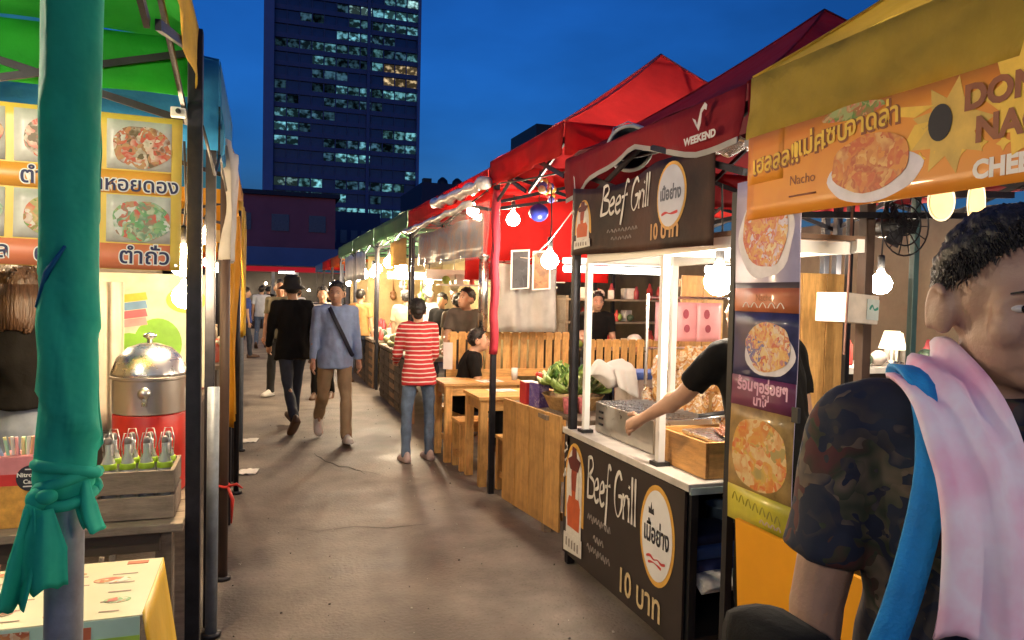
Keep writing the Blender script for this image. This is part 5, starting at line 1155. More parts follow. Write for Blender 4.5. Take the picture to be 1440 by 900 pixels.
blob(fr, nb, M('plate_white'), .575, .085, .17, .072, .003, 11, 'plate'); blob(fr, nb, ramp_mat('nacho_d', [(.60, .24, .04), (.50, .10, .03), (.62, .30, .07), (.40, .07, .02), (.66, .38, .12)], 24), .565, .125, .14, .085, .005, 12)
blob(fr, nb, SAL[1], .50, .285, .12, .022, .003, 14); fr.shape('ray', YIN, nb, [(.72, .22), (.66, .235), (.66, .26), (.78, .24)], .003); fr.shape('ray', YIN, nb, [(.72, .2), (.68, .14), (.71, .13), (.78, .2)], .003)
def star(u, v, r0, r1, n, ph=0): return [(u + (r0 if i % 2 else r1) * cos(pi * i / n + ph), v + (r0 if i % 2 else r1) * sin(pi * i / n + ph) * 1.0) for i in range(2 * n)]
fr.shape('starburst', M('gold_ink', (.60, .40, .07), .5), nb, star(.83, .175, .075, .125, 9), .003); fr.shape('starburst', YIN, nb, star(1.08, .205, .115, .155, 11, .2), .0045)
fr.oval('emblem', KINK, nb, .80, .19, .036, .048, .005)
for txt, u, v, s_ in (('DON', .87, .205, .085), ('NACHO', .905, .12, .085)): fr.text(txt, BRN, nb, u, v, s_, .007, bold=.004)
fr.text('CHEESE', WI, nb, .90, .03, .062, .004, bold=.003); 
for i in range(7): fr.shape('drip', YIN, nb, star(.74 + .06 * i, .105 + .01 * (i % 2), .010, .02, 4), .003)
# hanging boards, carton, posts and clutter inside the stall
for i, (x, y, z, ru, rv, c, lab) in enumerate([(2.20, 1.95, 1.95, .055, .07, (.66, .36, .08), 'round orange and cream tag hanging behind the nacho banner'), (2.36, 1.95, 1.955, .038, .085, (.68, .40, .10), 'oblong orange and cream tag hanging behind the nacho banner')]):
    t = thing('hanging_tag', lab, 'tag', (x, y, z)); f2 = Fr((x, y, z), (1, -.15, 0), (0, 0, 1)); f2.oval('card', M('cream_card', (.66, .56, .36), .6), t, 0, 0, ru, rv, 0, 30); f2.oval('print', M('tag_%d' % i, c, .5, var=.3, scale=9), t, 0, -.004, ru * .84, rv * .84, .002, 30); B().tube([(x, y, z + rv), (x, y, 2.4)], .002, 5).build('cord', BLACK, t)
cb = thing('carton', 'small white carton with a green print hung on a brown cord', 'carton', (2.70, 2.9, 1.5)); rt_ = Euler((0, .05, .25)).to_matrix()
B().box((2.70, 2.9, 1.565), (.27, .16, .14), rt_, bev=.004).build('box', M('carton_white', (.62, .56, .50), .7), cb); f2 = Fr(Vector((2.70, 2.9, 1.565)) + rt_ @ Vector((.03, -.082, -.05)), rt_ @ Vector((1, 0, 0)), rt_ @ Vector((0, 0, 1))); f2.sheet('print', M('carton_print', (.52, .60, .60), .6), cb, 0, .10, 0, .10, .001); f2.strokes([[(.02, .05), (.04, .07), (.06, .05), (.09, .06)]], M('print_teal', (.05, .28, .22), .6), cb, 0, 0, 1, .006, .004)
B().tube([(2.62, 2.80, 2.3), (2.60, 2.79, 1.7), (2.58, 2.78, 1.35)], .006, 6).build('cord', M('brown_cord', (.12, .05, .035), .7), cb)
for i, (x, y, z, w, mt, lab) in enumerate([(2.90, 3.0, 2.3, .055, M('brown_pole'), 'thick brown wooden post beside the white carton'), (3.27, 3.05, 2.3, .035, M('teal_post', (.05, .11, .12), .4), 'thin teal steel post near the shaded lamps'), (2.98, 3.2, 2.3, .03, DSTEEL, 'thin dark steel post behind the brown post')]):
    t = thing('stall_post', lab, 'post', (x, y, 0)); B().box((x, y, z / 2), (w, w, z), bev=.004).build('shaft', mt, t); B().box((x, y, .01), (w * 2, w * 2, .02)).build('foot', DSTEEL, t)
fn = thing('wall_fan', 'dark hanging fan under the nacho stall roof', 'fan', (3.0, 2.86, 1.98))
b = B()
for q in range(14): b.bar((0, 0, 0), (.15 * cos(q * pi / 7), 0, .15 * sin(q * pi / 7)), .004)
for r in (.05, .1, .15): b.tube([(r * cos(a * pi / 12), 0, r * sin(a * pi / 12)) for a in range(25)], .004, 6)
b.build('guard', DSTEEL, fn, local=True); b = B()
for q in range(3): b.box((.06 * cos(q * 2.1), .03, .06 * sin(q * 2.1)), (.10, .006, .07), Euler((.4, q * -2.1, 0)).to_matrix())
b.build('blade', DSTEEL, fn, local=True); B().tube([(0, .02, 0), (0, .16, 0)], .05, 14).build('motor', BLACK, fn, True, local=True); B().tube([(0, .12, .03), (0, .12, .45)], .012, 8).build('stem', BLACK, fn, local=True)
for i, (p, q, lab) in enumerate([((2.6, 2.5, 2.10), (3.7, 1.9, 2.32), 'long dark roof bar behind the nacho banner'), ((2.4, 2.2, 2.02), (3.5, 2.7, 2.14), 'second dark roof bar crossing behind the nacho banner'), ((2.9, 1.6, 2.05), (3.7, 2.5, 2.2), 'dark roof bar over the fan'), ((2.3, 2.9, 2.0), (3.6, 2.9, 2.06), 'dark roof bar over the carton')]):
    t = thing('roof_bar', lab, 'bar', p); B().bar(p, q, .025, .03).build('tube', DSTEEL, t)
for i, (x, y, z, lab) in enumerate([(4.12, 4.0, 1.18, 'cream shaded table lamp at the back stall'), (4.32, 4.15, 1.16, 'smaller cream shaded lamp at the back stall')]):
    t = thing('table_lamp', lab, 'lamp', (x, y, z)); s_ = 1 if i == 0 else .75
    B().lathe([(.05, 0), (.05, .01), (.01, .02), (.01, .12)], (x, y, z), 14).build('base', STEEL, t, True); B().lathe([(.085 * s_, .10), (.05 * s_, .22)], (x, y, z), 18).build('lamp_shade', emit('shade_glow', (1, .78, .45), 1.6), t, True)
bkc = thing('back_counter', 'cluttered back counter of the lamp stall', 'counter', (4.1, 4.0, 0)); B().box((4.0, 4.15, 1.14), (1.5, .5, .04)).build('top', TOPM, bkc); B().box((4.0, 4.15, .56), (1.45, .46, 1.11)).build('cabinet', M('dark_ply'), bkc)
gd = [((.30, .45, .10), 'ball'), ((.55, .52, .5), 'box'), ((.5, .06, .05), 'can'), ((.05, .08, .05), 'ball'), ((.35, .05, .06), 'can'), ((.6, .5, .4), 'box'), ((.5, .42, .38), 'ball')]
gm = []
for i, (c, k) in enumerate(gd):
    b = B()
    if k == 'ball': b.ell((0, 0, .06), (.06, .06, .06), None, 12, 8)
    elif k == 'box': b.box((0, 0, .07), (.11, .09, .14), bev=.006)
    else: b.lathe([(.035, 0), (.038, .01), (.038, .12), (.025, .14), (.012, .19), (0, .19)], n=12)
    gm.append((b.mesh('goods', M('goods_%d' % i, c, .45, var=.25), True if k != 'box' else False), k))
def scatter(n, x0, x1, y0, y1, z, label, group, cat, name, s0=.7, s1=1.3):
    for i in range(n):
        me, k = gm[R.randrange(len(gm))]
        tag(inst(name, me, None, (R.uniform(x0, x1), R.uniform(y0, y1), z), Euler((0, 0, R.uniform(0, 3))).to_matrix(), (R.uniform(s0, s1),) * 3), label, cat, group)
scatter(16, 3.35, 4.05, 3.95, 4.3, 1.16, 'small packed goods beside the shaded lamps', 'goods beside the shaded lamps', 'packed goods', 'packed_goods'); scatter(6, 4.4, 4.7, 3.95, 4.3, 1.16, 'small packed goods beside the shaded lamps', 'goods beside the shaded lamps', 'packed goods', 'packed_goods')
pnl = B().box((0, 0, 0), (.16, .016, 1.75), bev=.002).mesh('plank', PINE)
for (x0, n_, y, lab) in ((2.72, 2, 4.32, 'tall pine board wall behind the snack bags'), (2.72, 3, 3.35, 'tall pine board wall behind the grill vendor')):
    t = thing('pine_screen', lab, 'screen', (x0, y, 0))
    for i in range(n_): inst('plank', pnl, t, (x0 + .165 * i, y, .875))
    B().box((x0 + .165 * (n_ - 1) / 2, y + .02, 1.7), (.165 * n_, .02, .05)).build('rail', PINEX, t); B().box((x0 + .165 * (n_ - 1) / 2, y + .02, .3), (.165 * n_, .02, .05)).build('rail', PINEX, t)
# hung pink packs and snack bags behind the cart
rk = thing('snack_rack', 'wire rack of hooks behind the grill cart', 'rack', (2.5, 4.1, 0)); 
for x in (2.28, 2.95): B().tube([(x, 4.12, 0), (x, 4.12, 1.62)], .012, 8).build('upright', STEEL, rk)
for z in (1.6, 1.28, 1.02): B().tube([(2.28, 4.12, z), (2.95, 4.12, z)], .008, 8).build('rail', STEEL, rk)
PK = M('pink_pack', (.72, .33, .36), .4, var=.1); PKP = M('pack_print', (.30, .05, .08), .6)
for i in range(3):
    x = 2.38 + .13 * i; t = thing('snack_pack', 'pink printed snack pack hung on the wire rack', 'pack', (x, 4.06, 1.33), group='pink packs on the wire rack')
    B().grid(lambda u, v: Vector((x - .085 + .17 * u, 4.05 - .03 * i + .018 * sin(u * pi) * sin(v * pi) * -1, 1.33 + .24 * v)), 8, 8).build('bag', PK, t, True, thick=.006); f2 = Fr((x - .085, 4.02 - .03 * i, 1.33), (1, 0, 0), (0, 0, 1)); f2.oval('print', PKP, t, .05, .17, .02, .03, .004, 12); f2.oval('print', PKP, t, .06, .08, .02, .025, .004, 12)
SNK = ramp_mat('snack_bag', [(.45, .20, .06), (.62, .40, .18), (.70, .62, .5), (.40, .15, .04), (.6, .34, .12)], 26, rough=.25, coat=.5)
sbm = B(); sbm.ell((0, 0, 0), (.065, .04, .085), None, 14, 10); sbm.ell((0, 0, .09), (.03, .012, .03), None, 10, 6); 
for v in sbm.b.verts: v.co += Vector((hz(*v.co, 40, .022), hz(v.co.y, v.co.z, v.co.x, 40, .016), hz(v.co.z, v.co.x, v.co.y, 36, .022)))
sbm = sbm.mesh('snack_bag', SNK, False)
for i in range(34):
    tag(inst('snack_bag', sbm, None, (2.30 + .085 * (i % 8) + R.uniform(-.02, .02), 4.02 + R.uniform(-.05, .05), 1.20 - .135 * (i // 8) + R.uniform(-.02, .02)), Euler((R.uniform(-.3, .3), R.uniform(-.5, .5), R.uniform(0, 3))).to_matrix(), (R.uniform(.8, 1.15),) * 3), 'clear bag of brown snacks hung behind the cart', 'snack bag', 'snack bags behind the cart')
stb = thing('side_table', 'low wooden side table behind the cart with tubs on it', 'table', (2.2, 4.45, 0)); B().box((2.25, 4.5, .80), (.75, .55, .03)).build('top', OLDW, stb)
for x in (1.93, 2.57):
    for y in (4.28, 4.72): B().box((x, y, .392), (.05, .05, .784)).build('leg', OLDW, stb)
tb = thing('food_tub', 'clear food tub with a bright blue lid', 'tub', (2.4, 4.42, .815)); B().box((2.40, 4.42, .94), (.26, .22, .24), bev=.02).build('shell', M('tub_clear', (.52, .46, .42), .3), tb); B().box((2.40, 4.42, 1.08), (.29, .25, .05), bev=.018).build('lid', M('blue_lid', (.06, .14, .50), .35), tb)
wc = thing('cloth_bundle', 'white cloth thrown over the vegetable basket', 'cloth', (2.15, 4.35, .95))
b = B(); b.ell((2.17, 4.36, 1.10), (.15, .10, .085), None, 36, 26)
for v in b.b.verts: v.co += Vector((hz(*v.co, 11, .05), hz(v.co.y, v.co.z, v.co.x, 12, .04), hz(v.co.z, v.co.x, 2, 11, .06)))
b.build('fold', M('white_towel', (.68, .65, .62), .9, var=.06), wc, True); B().grid(lambda u, v: Vector((2.12 + .15 * u + .03 * v, 4.25 - .015 * sin(u * 9) - .02 * v, 1.14 - .20 * v * (.6 + .4 * u))), 12, 8).build('fold', M('white_towel'), wc, True, thick=.004)
# vegetable table with pine board, basket, cards
vt = thing('produce_table', 'table behind the pine board holding vegetables', 'table', (2.05, 4.9, 0)); B().box((2.1, 4.92, .78), (.62, .72, .03)).build('top', OLDW, vt)
for x in (1.83, 2.37):
    for y in (4.62, 5.22): B().box((x, y, .382), (.05, .05, .764)).build('leg', OLDW, vt)
pp = thing('pine_board', 'upright pine plank board at the alley edge', 'board', (1.78, 4.85, 0))
plm = B().box((0, 0, 0), (.018, .215, .76), bev=.003).mesh('plank', PINE)
for i in range(4): inst('plank', plm, pp, (1.745 + .026 * i, 5.18 - .222 * i, .435), Euler((0, 0, .115)).to_matrix())
for z in (.15, .72): B().bar((1.765, 5.27, z), (1.87, 4.42, z), .02, .05).build('batten', PINEY, pp)
bsk = thing('wicker_basket', 'shallow wicker basket heaped with lettuce', 'basket', (2.05, 4.75, .795)); B().lathe([(.15, 0), (.16, .01), (.21, .11), (.22, .12), (.205, .115), (.15, .02), (0, .02)], (2.05, 4.72, .796), 30).build('weave', M('wicker', (.36, .22, .09), .75, var=.35, scale=40, bump=.6, bscale=60), bsk, True)
LF = [M('leaf_%d' % i, c, .5, var=.25, scale=14) for i, c in enumerate([(.10, .22, .03), (.25, .36, .08), (.45, .50, .22), (.06, .15, .02)])]
lfm = [B().grid(lambda u, v: Vector(((u - .5) * .10 * sin(pi * (.12 + .85 * v)), .10 * v, .02 * sin(u * 12) * v + .03 * v * v)), 8, 6).mesh('leaf', m_, True) for m_ in LF]
lh = [thing('lettuce_head', 'pale curly lettuce in the wicker basket', 'lettuce', (2.05 + .10 * cos(q * 2.1), 4.72 + .10 * sin(q * 2.1), .90), group='lettuce heads in the basket') for q in range(4)]
for q in range(4):
    for j in range(34):
        a = R.uniform(0, 6.28); el = R.uniform(-.2, 1.4)
        inst('leaf', lfm[R.choice([0, 1, 1, 2, 2, 3])], lh[q], Vector((2.05 + .10 * cos(q * 2.1), 4.72 + .10 * sin(q * 2.1), .93 + .05 * (q % 2))) + Vector((cos(a) * .03, sin(a) * .03, 0)), Euler((el, 0, a - pi / 2)).to_matrix(), (R.uniform(.8, 1.5),) * 3)
rc = thing('red_box', 'open red card box on the produce table', 'box', (1.88, 5.15, .795)); B().box((1.87, 5.13, .875), (.10, .13, .16), bev=.003).build('card', M('red_card'), rc); B().box((1.87, 5.13, .957), (.09, .12, .004)).build('filling', PAPER, rc)
pbx = thing('purple_box', 'purple printed card box beside the red one', 'box', (1.89, 4.97, .795)); B().box((1.89, 4.97, .88), (.09, .12, .17), Euler((0, 0, .3)).to_matrix(), bev=.003).build('card', ramp_mat('purple_print', [(.10, .06, .24), (.14, .10, .34), (.12, .07, .28), (.3, .25, .4)], 30), pbx); B().box((1.89, 4.97, .968), (.08, .11, .003), Euler((0, 0, .3)).to_matrix()).build('filling', PAPER, pbx)
for i in range(5):
    t = thing('tomato', 'red tomato lying on the card boxes', 'tomato', (1.93 + .05 * (i % 3), 5.02 + .05 * (i // 3), .985), group='tomatoes on the card boxes'); o = B().lathe([(.004, .0), (.026, .008), (.033, .026), (.026, .046), (.008, .05), (0, .047)], n=14).build('fruit', M('tomato_red', (.5, .04, .02), .25), t, True, local=True); B().lathe([(.012, .048), (.003, .056), (0, .056)], n=6).build('stalk', LF[0], t, True, local=True)
for i, (x, y) in enumerate([(1.93, 4.52), (2.03, 4.50)]):
    t = thing('sauce_cup', 'pink printed paper cup beside the wicker basket', 'cup', (x, y, .815), group='cups beside the basket'); B().lathe([(.03, 0), (.04, .10), (.042, .105), (.036, .10), (.027, .005), (0, .005)], n=16).build('cup', M('cup_pink', (.6, .18, .2), .5, var=.4, scale=30), t, True, local=True)

# ------------------------------------------------------------------ pine seating
def table(label, x, y, lx, ly, h=.75):
    t = thing('pine_table', label, 'table', (x, y, 0)); n = 4
    for i in range(n): B().box((x, y - ly / 2 + ly * (i + .5) / n, h - .014), (lx, ly / n - .005, .028), bev=.003).build('plank', PINEX, t)
    for sx in (-1, 1):
        for sy in (-1, 1): B().box((x + sx * (lx / 2 - .05), y + sy * (ly / 2 - .05), (h - .028) / 2), (.065, .065, h - .03), bev=.003).build('leg', PINE, t)
        B().box((x + sx * (lx / 2 - .05), y, h - .075), (.03, ly - .17, .09)).build('apron', PINEY, t)
    for sy in (-1, 1): B().box((x, y + sy * (ly / 2 - .05), h - .075), (lx - .17, .03, .09)).build('apron', PINEX, t)
table('pine table where the striped woman stands', 2.02, 6.98, .82, .52); table('pine table beside the red wrapped tent leg', 2.08, 6.05, .80, .52)
st0 = None
for i, (x, y, r, lab) in enumerate([(1.83, 6.52, 0, 'pine stool between the two pine tables'), (1.98, 5.62, .08, 'pine stool beside the upright pine board'), (2.45, 6.5, 0, 'inner pine stool between the pine tables'), (1.88, 7.38, .1, 'pine stool under the customer in black'), (2.62, 5.66, .0, 'inner pine stool near the produce table')]):
    if st0 is None:
        t = st0 = thing('pine_stool', lab, 'stool', (x, y, 0), r, 'pine stools')
        for q in range(3): B().box((0, -.105 + .105 * q, .436), (.32, .098, .026), bev=.003).build('slat', PINEX, t, local=True)
        for sx in (-1, 1):
            for sy in (-1, 1): B().box((sx * .125, sy * .125, .21), (.05, .05, .42), bev=.003).build('leg', PINE, t, local=True)
            B().box((sx * .125, 0, .13), (.025, .2, .05)).build('stretcher', PINEY, t, local=True); B().box((0, sx * .125, .385), (.2, .025, .06)).build('apron', PINEX, t, local=True)
    else:
        c = copy_tree(st0); c.matrix_basis = Matrix.Translation((x, y, 0)) @ Matrix.Rotation(r, 4, 'Z'); c['label'] = lab
def bench(label, x0, x1, y, z=1.19, n=16):
    t = thing('slatted_bench', label, 'bench', ((x0 + x1) / 2, y, 0)); w = (x1 - x0) / n
    sm__ = B().box((0, 0, 0), (w * .72, .022, .46), bev=.003).mesh('slat', PINE)
    for i in range(n): inst('slat', sm__, t, (x0 + w * (i + .5), y, z - .23))
    B().box(((x0 + x1) / 2, y + .022, z - .05), (x1 - x0, .022, .07)).build('rail', PINEX, t); B().box(((x0 + x1) / 2, y - .022, z - .44), (x1 - x0 + .05, .022, .08)).build('rail', PINEX, t)
    for i in range(4): B().box(((x0 + x1) / 2, y - .08 - .1 * i, .45), (x1 - x0, .09, .028), bev=.003).build('seat_board', PINEX, t)
    for x in (x0 + .05, (x0 + x1) / 2, x1 - .05):
        B().box((x, y + .05, z / 2 - .03), (.06, .03, z - .06)).build('leg', PINE, t); B().box((x, y - .38, .218), (.05, .05, .436)).build('leg', PINE, t)
bench('long slatted pine bench under the frosted sheet', 1.86, 3.25, 7.62, n=14); bench('slatted pine bench seen between the white cart posts', 3.32, 4.9, 7.3, 1.13)
for i, (x, y, z, lab) in enumerate([(2.1, 6.85, .752, 'folded menu card on the pine table by the striped woman'), (2.0, 6.15, .752, 'menu card on the pine table beside the red leg')]):
    t = thing('menu_card', lab, 'card', (x, y, z)); f2 = Fr((x - .12, y - .09, z), (1, .1, 0), (-.1, 1, 0)); f2.sheet('sheet', PAPER, t, 0, .24, 0, .18, .002)
    for q in range(4): f2.sheet('line', GINK, t, .03, .2, .03 + .035 * q, .036 + .035 * q, .0035)
hp_ = thing('menu_sheet', 'white menu sheet held up at the table by the striped woman', 'paper', (1.68, 7.0, 1.0)); B().grid(lambda u, v: Vector((1.66 + .08 * u, 7.0 - .05 * u, .86 + .26 * v)), 3, 3).build('sheet', PAPER, hp_, thick=.002)
gl = thing('drinking_glass', 'tall clear glass standing on the pine table', 'glass', (2.36, 6.9, .752)); B().lathe([(.028, 0), (.034, .12), (.031, .12), (.026, .006), (0, .006)], (2.36, 6.9, .752), 16).build('cup', M('tumbler', (.6, .6, .58), .2), gl, True)
# curtains and hangings of the red tents
def fsheet(u, v): return Vector((2.26 + .74 * u, 7.42 + .03 * sin(u * 12 + v * 3) + .012 * sin(u * 31), 1.20 + .72 * v))
fs = thing('frosted_sheet', 'frosted plastic sheet hung above the slatted bench', 'plastic sheet', (2.6, 7.4, 1.2)); B().grid(fsheet, 30, 10).build('sheet', FROST, fs, True, thick=.002); B().tube([(2.2, 7.42, 1.93), (3.05, 7.42, 1.97)], .012, 8).build('rod', STEEL, fs)
for i, (x, c) in enumerate([(2.46, (.03, .03, .035)), (2.70, (.20, .09, .03))]):
    t = thing('hung_photo', ['dark photo card clipped above the frosted sheet', 'brown food photo card clipped above the frosted sheet'][i], 'photo card', (x, 7.3, 1.55)); f2 = Fr((x, 7.33, 1.66), (1, 0, .08), (0, 0, 1)); f2.sheet('card', PAPER, t, -.02, .19, -.012, .40, 0); f2.sheet('print', ramp_mat('hung_%d' % i, [c, tuple(q * 1.8 for q in c), tuple(q * .5 for q in c)], 12), t, 0, .17, .0, .38, .002)
ff_ = thing('metal_flue', 'shiny steel flue beside the red wrapped tent leg', 'flue', (2.1, 7.0, 1.2)); B().tube([(2.14, 7.30, 1.22), (2.14, 7.30, 2.0)], .05, 16).build('pipe', STEEL, ff_, True); B().tube([(2.14, 7.30, 1.97), (2.14, 7.30, 2.0)], .058, 16).build('collar', STEEL, ff_, True)
rw = thing('red_wrap', 'red cloth tied down the tent leg', 'cloth', (1.74, 5.62, 1.0)); B().grid(lambda u, v: Vector((1.74 + (.034 + .006 * sin(v * 21 + u * 6)) * cos(2 * pi * u), 5.62 + (.034 + .006 * sin(v * 17)) * sin(2 * pi * u), 1.12 + 1.3 * v)), 16, 30).build('sleeve', M('red_sleeve', (.42, .02, .04), .75, var=.2, bump=.4, bscale=12), rw, True, thick=.003)
cc = thing('clear_curtain', 'clear plastic rain curtain along the red tent edge', 'plastic sheet', (1.7, 7.5, 1.9)); B().grid(lambda u, v: Vector((1.72 + .02 * sin(u * 25 + 2 * v), 5.80 + 3.3 * u, 1.90 - .05 * u + .46 * v)), 50, 8).build('sheet', PLASTIC, cc, True, thick=.002)
cpr = thing('curtain_prints', 'blue and brown printed vinyl behind the clear curtain', 'banner', (1.78, 7.4, 1.95)); f2 = Fr((1.80, 9.0, 1.93), (0, -1, 0), (0, 0, 1), lambda u, v: .02 * sin(u * 7)); f2.sheet('sheet', ramp_mat('curtain_print', [(.05, .09, .18), (.10, .16, .26), (.30, .12, .07), (.12, .18, .28), (.42, .33, .26), (.05, .07, .14)], 4, 'NOISE', .3, coat=.4), cpr, 0, 2.9, .0, .36, 0, 30, 4)
for i, (p, q, lab) in enumerate([((1.65, 5.6, 2.47), (1.65, 7.45, 2.50), 'rolled pale plastic curtain tied under the red valance'), ((1.66, 6.1, 2.36), (1.66, 9.1, 2.34), 'thin rolled plastic curtain below the thick roll')]):
    t = thing('rolled_curtain', lab, 'rolled curtain', p); r_ = .05 if i == 0 else .03
    b = B().tube([Vector(p).lerp(Vector(q), k / 14) + Vector((0, 0, .012 * sin(k * 1.9))) for k in range(15)], [r_ * (1 + .18 * sin(k * 2.3)) for k in range(15)], 14); b.build('roll', M('rolled_plastic', (.62, .60, .58), .25, var=.15, bump=.6, bscale=14, coat=.5), t, True)
    for k in (.1, .5, .9): c_ = Vector(p).lerp(Vector(q), k); B().tube([c_ + Vector((0, 0, -r_ * 1.2)), c_ + Vector((-.01, .0, .0)) * 6 * r_ * 3, c_ + Vector((0, 0, r_ * 1.6))], .004, 6).build('tie', BLACK, t)
gs = thing('garland_string', 'string of flags and small ornaments across the red tent', 'garland', (2.1, 5.3, 2.2)); B().tube([(1.76, 4.1, 2.12), (1.95, 5.0, 1.98), (2.25, 6.2, 1.92), (2.5, 7.2, 1.98)], .004, 6).build('string', WHITE, gs); 
om = [B().ell((0, 0, 0), (.03, .03, .032), None, 10, 8).mesh('ornament', M('orn_%d' % i, c, .3), True) for i, c in enumerate([(.65, .5, .3), (.1, .1, .4), (.6, .3, .05), (.5, .05, .04)])]
for i in range(16): inst('ornament', om[i % 4], gs, (1.85 + .05 * (i % 8), 4.9 + .09 * i % .7, 2.36 + .05 * (i // 8) + R.uniform(-.03, .03)), None, (R.uniform(.5, 1.1),) * 3)
rbk = thing('red_back_cloth', 'glowing red cloth wall at the back of the red tent', 'tarpaulin', (3.0, 5.7, 1.4)); B().grid(lambda u, v: Vector((2.05 + 1.7 * u, 7.72 + .02 * sin(u * 25), 1.75 + .95 * v)), 40, 4).build('sheet', RED, rbk, True, thick=.003)
# inner back wall behind all right-hand stalls
wl = thing('back_tarpaulin', 'dull cream tarpaulin closing the back of the awning row', 'tarpaulin', (4.9, 8, 0)); B().grid(lambda u, v: Vector((5.6 + .05 * sin(u * 70), .2 + 18 * u, .1 + 2.3 * v)), 80, 4).build('sheet', cloth('back_tarp', (.26, .20, .14), .3), wl, True, thick=.003)
bs2 = thing('back_shelf', 'tall shelf crowded with packed goods at the back of the seating', 'shelf', (4.5, 6.0, 0))
for z in (.5, .9, 1.25, 1.55): B().box((4.6, 9.0, z), (1.8, .35, .025)).build('board', OLDW, bs2)
for x in (3.72, 5.48): B().box((x, 9.0, .8), (.04, .34, 1.6)).build('post', OLDW, bs2)
for z in (.9, 1.25, 1.55): scatter(13, 3.8, 5.4, 8.9, 9.1, z + .014, 'packed goods on the tall shelf behind the seating', 'goods on the tall shelf', 'packed goods', 'packed_goods', .7, 1.2)

# ------------------------------------------------------------------ vegetable stall and further stalls
WOV = M('woven_front', (.09, .065, .045), .8, var=.5, scale=20, bump=.8, bscale=26)
def stall(label, y0, y1, x=1.72, h=.78):
    t = thing('market_counter', label, 'counter', (x + .4, (y0 + y1) / 2, 0)); B().box((x + .42, (y0 + y1) / 2, h), (.9, y1 - y0, .04)).build('top', OLDW, t)
    n = int((y1 - y0) / .42); w = (y1 - y0) / n
    for i in range(n):
        B().box((x, y0 + w * (i + .5), h / 2 - .02), (.03, w - .02, h - .06), bev=.006).build('front_panel', WOV if i % 3 else M('kraft', (.22, .13, .07), .8, var=.3), t)
        for q in range(5): B().bar((x - .018, y0 + w * i + .02, .10 + .13 * q), (x - .018, y0 + w * (i + 1) - .02, .10 + .13 * q), .012, .05).build('slat', M('dark_oak'), t)
stall('vegetable counter with a woven slat front', 8.75, 11.4); stall('second counter with a woven slat front under the green tents', 12.2, 15); stall('third counter with a woven slat front under the green tents', 15.3, 18)
vm = [B().ell((0, 0, .05), (.07, .06, .05), None, 12, 8).mesh('vegetable', m_, True) for m_ in [M('veg_%d' % i, c, .5, var=.3, scale=25, bump=.5, bscale=40) for i, c in enumerate([(.42, .45, .25), (.52, .50, .38), (.20, .30, .08), (.45, .42, .30), (.10, .2, .04)])]]
for i in range(90):
    tag(inst('vegetable', vm[R.choice([0, 0, 1, 1, 2, 3, 4])], None, (R.uniform(1.76, 2.5), R.uniform(8.8, 11.3), .80 + .04 * (i % 4)), Euler((R.uniform(-.3, .3), R.uniform(-.3, .3), R.uniform(0, 3))).to_matrix(), (R.uniform(.6, 1.25),) * 3), 'pale vegetable heaped on the woven front counter', 'vegetable', 'vegetables heaped on the counter')
for (a, b_) in ((12.2, 15), (15.3, 18)): scatter(26, 1.8, 2.5, a, b_, .80, 'packed goods on the counters under the green tents', 'goods under the green tents', 'packed goods', 'packed_goods', .8, 1.6)
for i, (y0, y1, z0, z1, lab) in enumerate([(13.4, 16.8, 1.80, 2.34, 'pale printed plastic banner under the green valance'), (9.4, 10.6, 1.95, 2.3, 'cream cloth hung under the green valance')]):
    t = thing('stall_banner', lab, 'banner', (1.74, y0, z0)); B().grid(lambda u, v: Vector((1.72 + .02 * sin(u * 16), y0 + (y1 - y0) * u, z0 + (z1 - z0) * v)), 24, 4).build('sheet', [ramp_mat('pale_banner', [(.45, .50, .58), (.25, .33, .42), (.58, .60, .62), (.3, .3, .32)], 4, 'NOISE', .3), CRM][i], t, True, thick=.002)
for i in range(14):
    y = 9.6 + .55 * i; t = thing('hung_bag', 'clear bag of goods hung in the green tent stalls', 'bag', (2.2, y, 1.5), group='bags hung in the green tents'); b = B(); b.ell((0, 0, 0), (.06, .05, .10), None, 12, 9); b.tube([(0, 0, .08), (0, 0, .35)], [.02, .003], 6); [setattr(v, 'co', v.co + Vector((hz(*v.co, 18, .05), hz(v.co.y, v.co.z, i, 18, .05), 0))) for v in b.b.verts]; b.build('pouch', [M('bag_pale', (.5, .45, .36), .3), M('bag_grey', (.28, .27, .25), .3), M('bag_brown', (.22, .10, .04), .4), M('bag_green', (.14, .2, .06), .4)][i % 4], t, True, local=True); t.location = (2.25 + R.uniform(-.1, .5), y, 1.62 + R.uniform(-.12, .12))
cbk = thing('cream_backdrop', 'bright cream canvas behind the green tent stalls', 'tarpaulin', (3.2, 13, 1)); B().grid(lambda u, v: Vector((3.5 + .03 * sin(u * 60), 9.3 + 9 * u, .3 + 2.0 * v)), 60, 4).build('sheet', CRM, cbk, True, thick=.003)
for i, (y, lab) in enumerate([(15.15, 'cream canvas partition between the green tents'), (18.3, 'cream canvas partition at the end of the green tents')]):
    t = thing('canvas_screen', lab, 'canvas', (2.7, y, .2)); B().grid(lambda u, v: Vector((2.0 + 1.6 * u, y + .02 * sin(u * 20), .2 + 2.1 * v)), 20, 4).build('sheet', CRM, t, True, thick=.003)
tc2 = thing('tent_wall', 'cream canvas board closing the vegetable stall top', 'canvas', (2.6, 9.2, 1.8)); B().box((2.9, 9.25, 1.83), (1.9, .02, .13)).build('board', WHITE, tc2); B().box((2.9, 9.23, 1.70), (1.6, .2, .02)).build('ledge', WHITE, tc2)
for i in range(9): tag(inst('packed_goods', gm[i % 7][0], None, (2.2 + .17 * i, 9.2, 1.712), None, (.9,) * 3), 'packed goods on the white ledge of the vegetable stall', 'packed goods', 'goods on the white ledge')
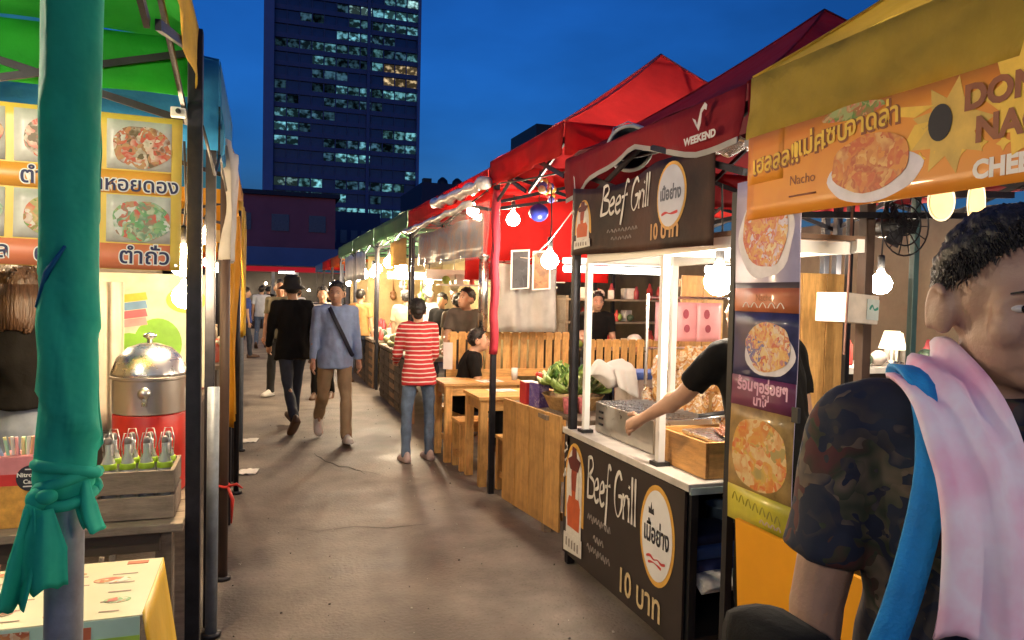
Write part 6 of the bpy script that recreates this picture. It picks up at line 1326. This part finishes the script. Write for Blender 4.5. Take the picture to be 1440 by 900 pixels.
# end of the alley
ra = thing('red_awning', 'long red awning strip across the alley end', 'awning', (1, 30, 2.2)); B().box((.6, 30.3, 2.38), (5.4, .05, .20)).build('strip', emit('red_awning_glow', (.9, .03, .05), .14), ra); B().box((.6, 31.3, 2.5), (5.4, 2, .05)).build('roof', DSTEEL, ra)  # awning strip is given a glow of its own; it is no lamp
for x in (-2, .35, 1.25, 3.2): B().box((x, 30.4, 1.2), (.12, .08, 2.5)).build('post', M('pale_post', (.3, .3, .26), .6), ra)
eb = thing('end_stall', 'unlit stall block under the red awning', 'stall', (1, 33, 0)); B().box((.6, 33, 1.2), (7, .4, 2.4)).build('back_wall', BLACK, eb); B().box((.6, 31.8, .45), (5, .5, .9)).build('counter', M('dark_ply'), eb)
for i in range(12): bulb('tiny lit bulb in the stalls at the alley end', -1.6 + .42 * i, 31.2 + R.uniform(0, 1), 1.5 + R.uniform(-.2, .5), None, .8, 'w', 'tiny bulbs at the alley end') if i % 3 else None
for i, (x, y, lab) in enumerate([(-.12, 6.8, 'crumpled white paper scrap on the ground beside the dark poles'), (-.13, 8.2, 'second white paper scrap on the ground past the first one')]):
    t = thing('paper_scrap', lab, 'litter', (x, y, 0)); B().grid(lambda u, v: Vector((x - .09 + .16 * u + .03 * v, y - .12 + .2 * v, .008 + .02 * abs(noise.noise(Vector((u * 3, v * 3, i)))))), 6, 6).build('sheet', PAPER, t, True, thick=.002)
for i, (P_, lab) in enumerate([([(1.80, 2.4, 2.34), (1.80, 3.2, 2.30), (1.80, 4.1, 2.36), (1.72, 4.9, 2.40), (1.70, 5.6, 2.46)], 'black cable sagging along the maroon and red tents'), ([(1.68, 5.65, 2.42), (1.66, 7.3, 2.26), (1.68, 9.1, 2.40), (1.67, 11, 2.28), (1.68, 13, 2.4)], 'black cable running along the red and green tents'), ([(-.22, 3.0, 2.2), (-.2, 3.4, 2.08), (-.2, 3.75, 2.22), (-.19, 4.6, 2.06), (-.19, 5.3, 2.2)], 'black cable sagging between the blue and yellow tents'), ([(1.82, 3.06, 1.86), (1.86, 2.95, 1.83), (1.90, 2.80, 1.84)], 'short cable feeding the bulb under the cart roof')]):
    t = thing('cable', lab, 'cable', P_[0]); B().tube(P_, .006, 6).build('wire', BLACK, t, True)
people()
front_man()
bpy.data.scenes.remove(TMP)
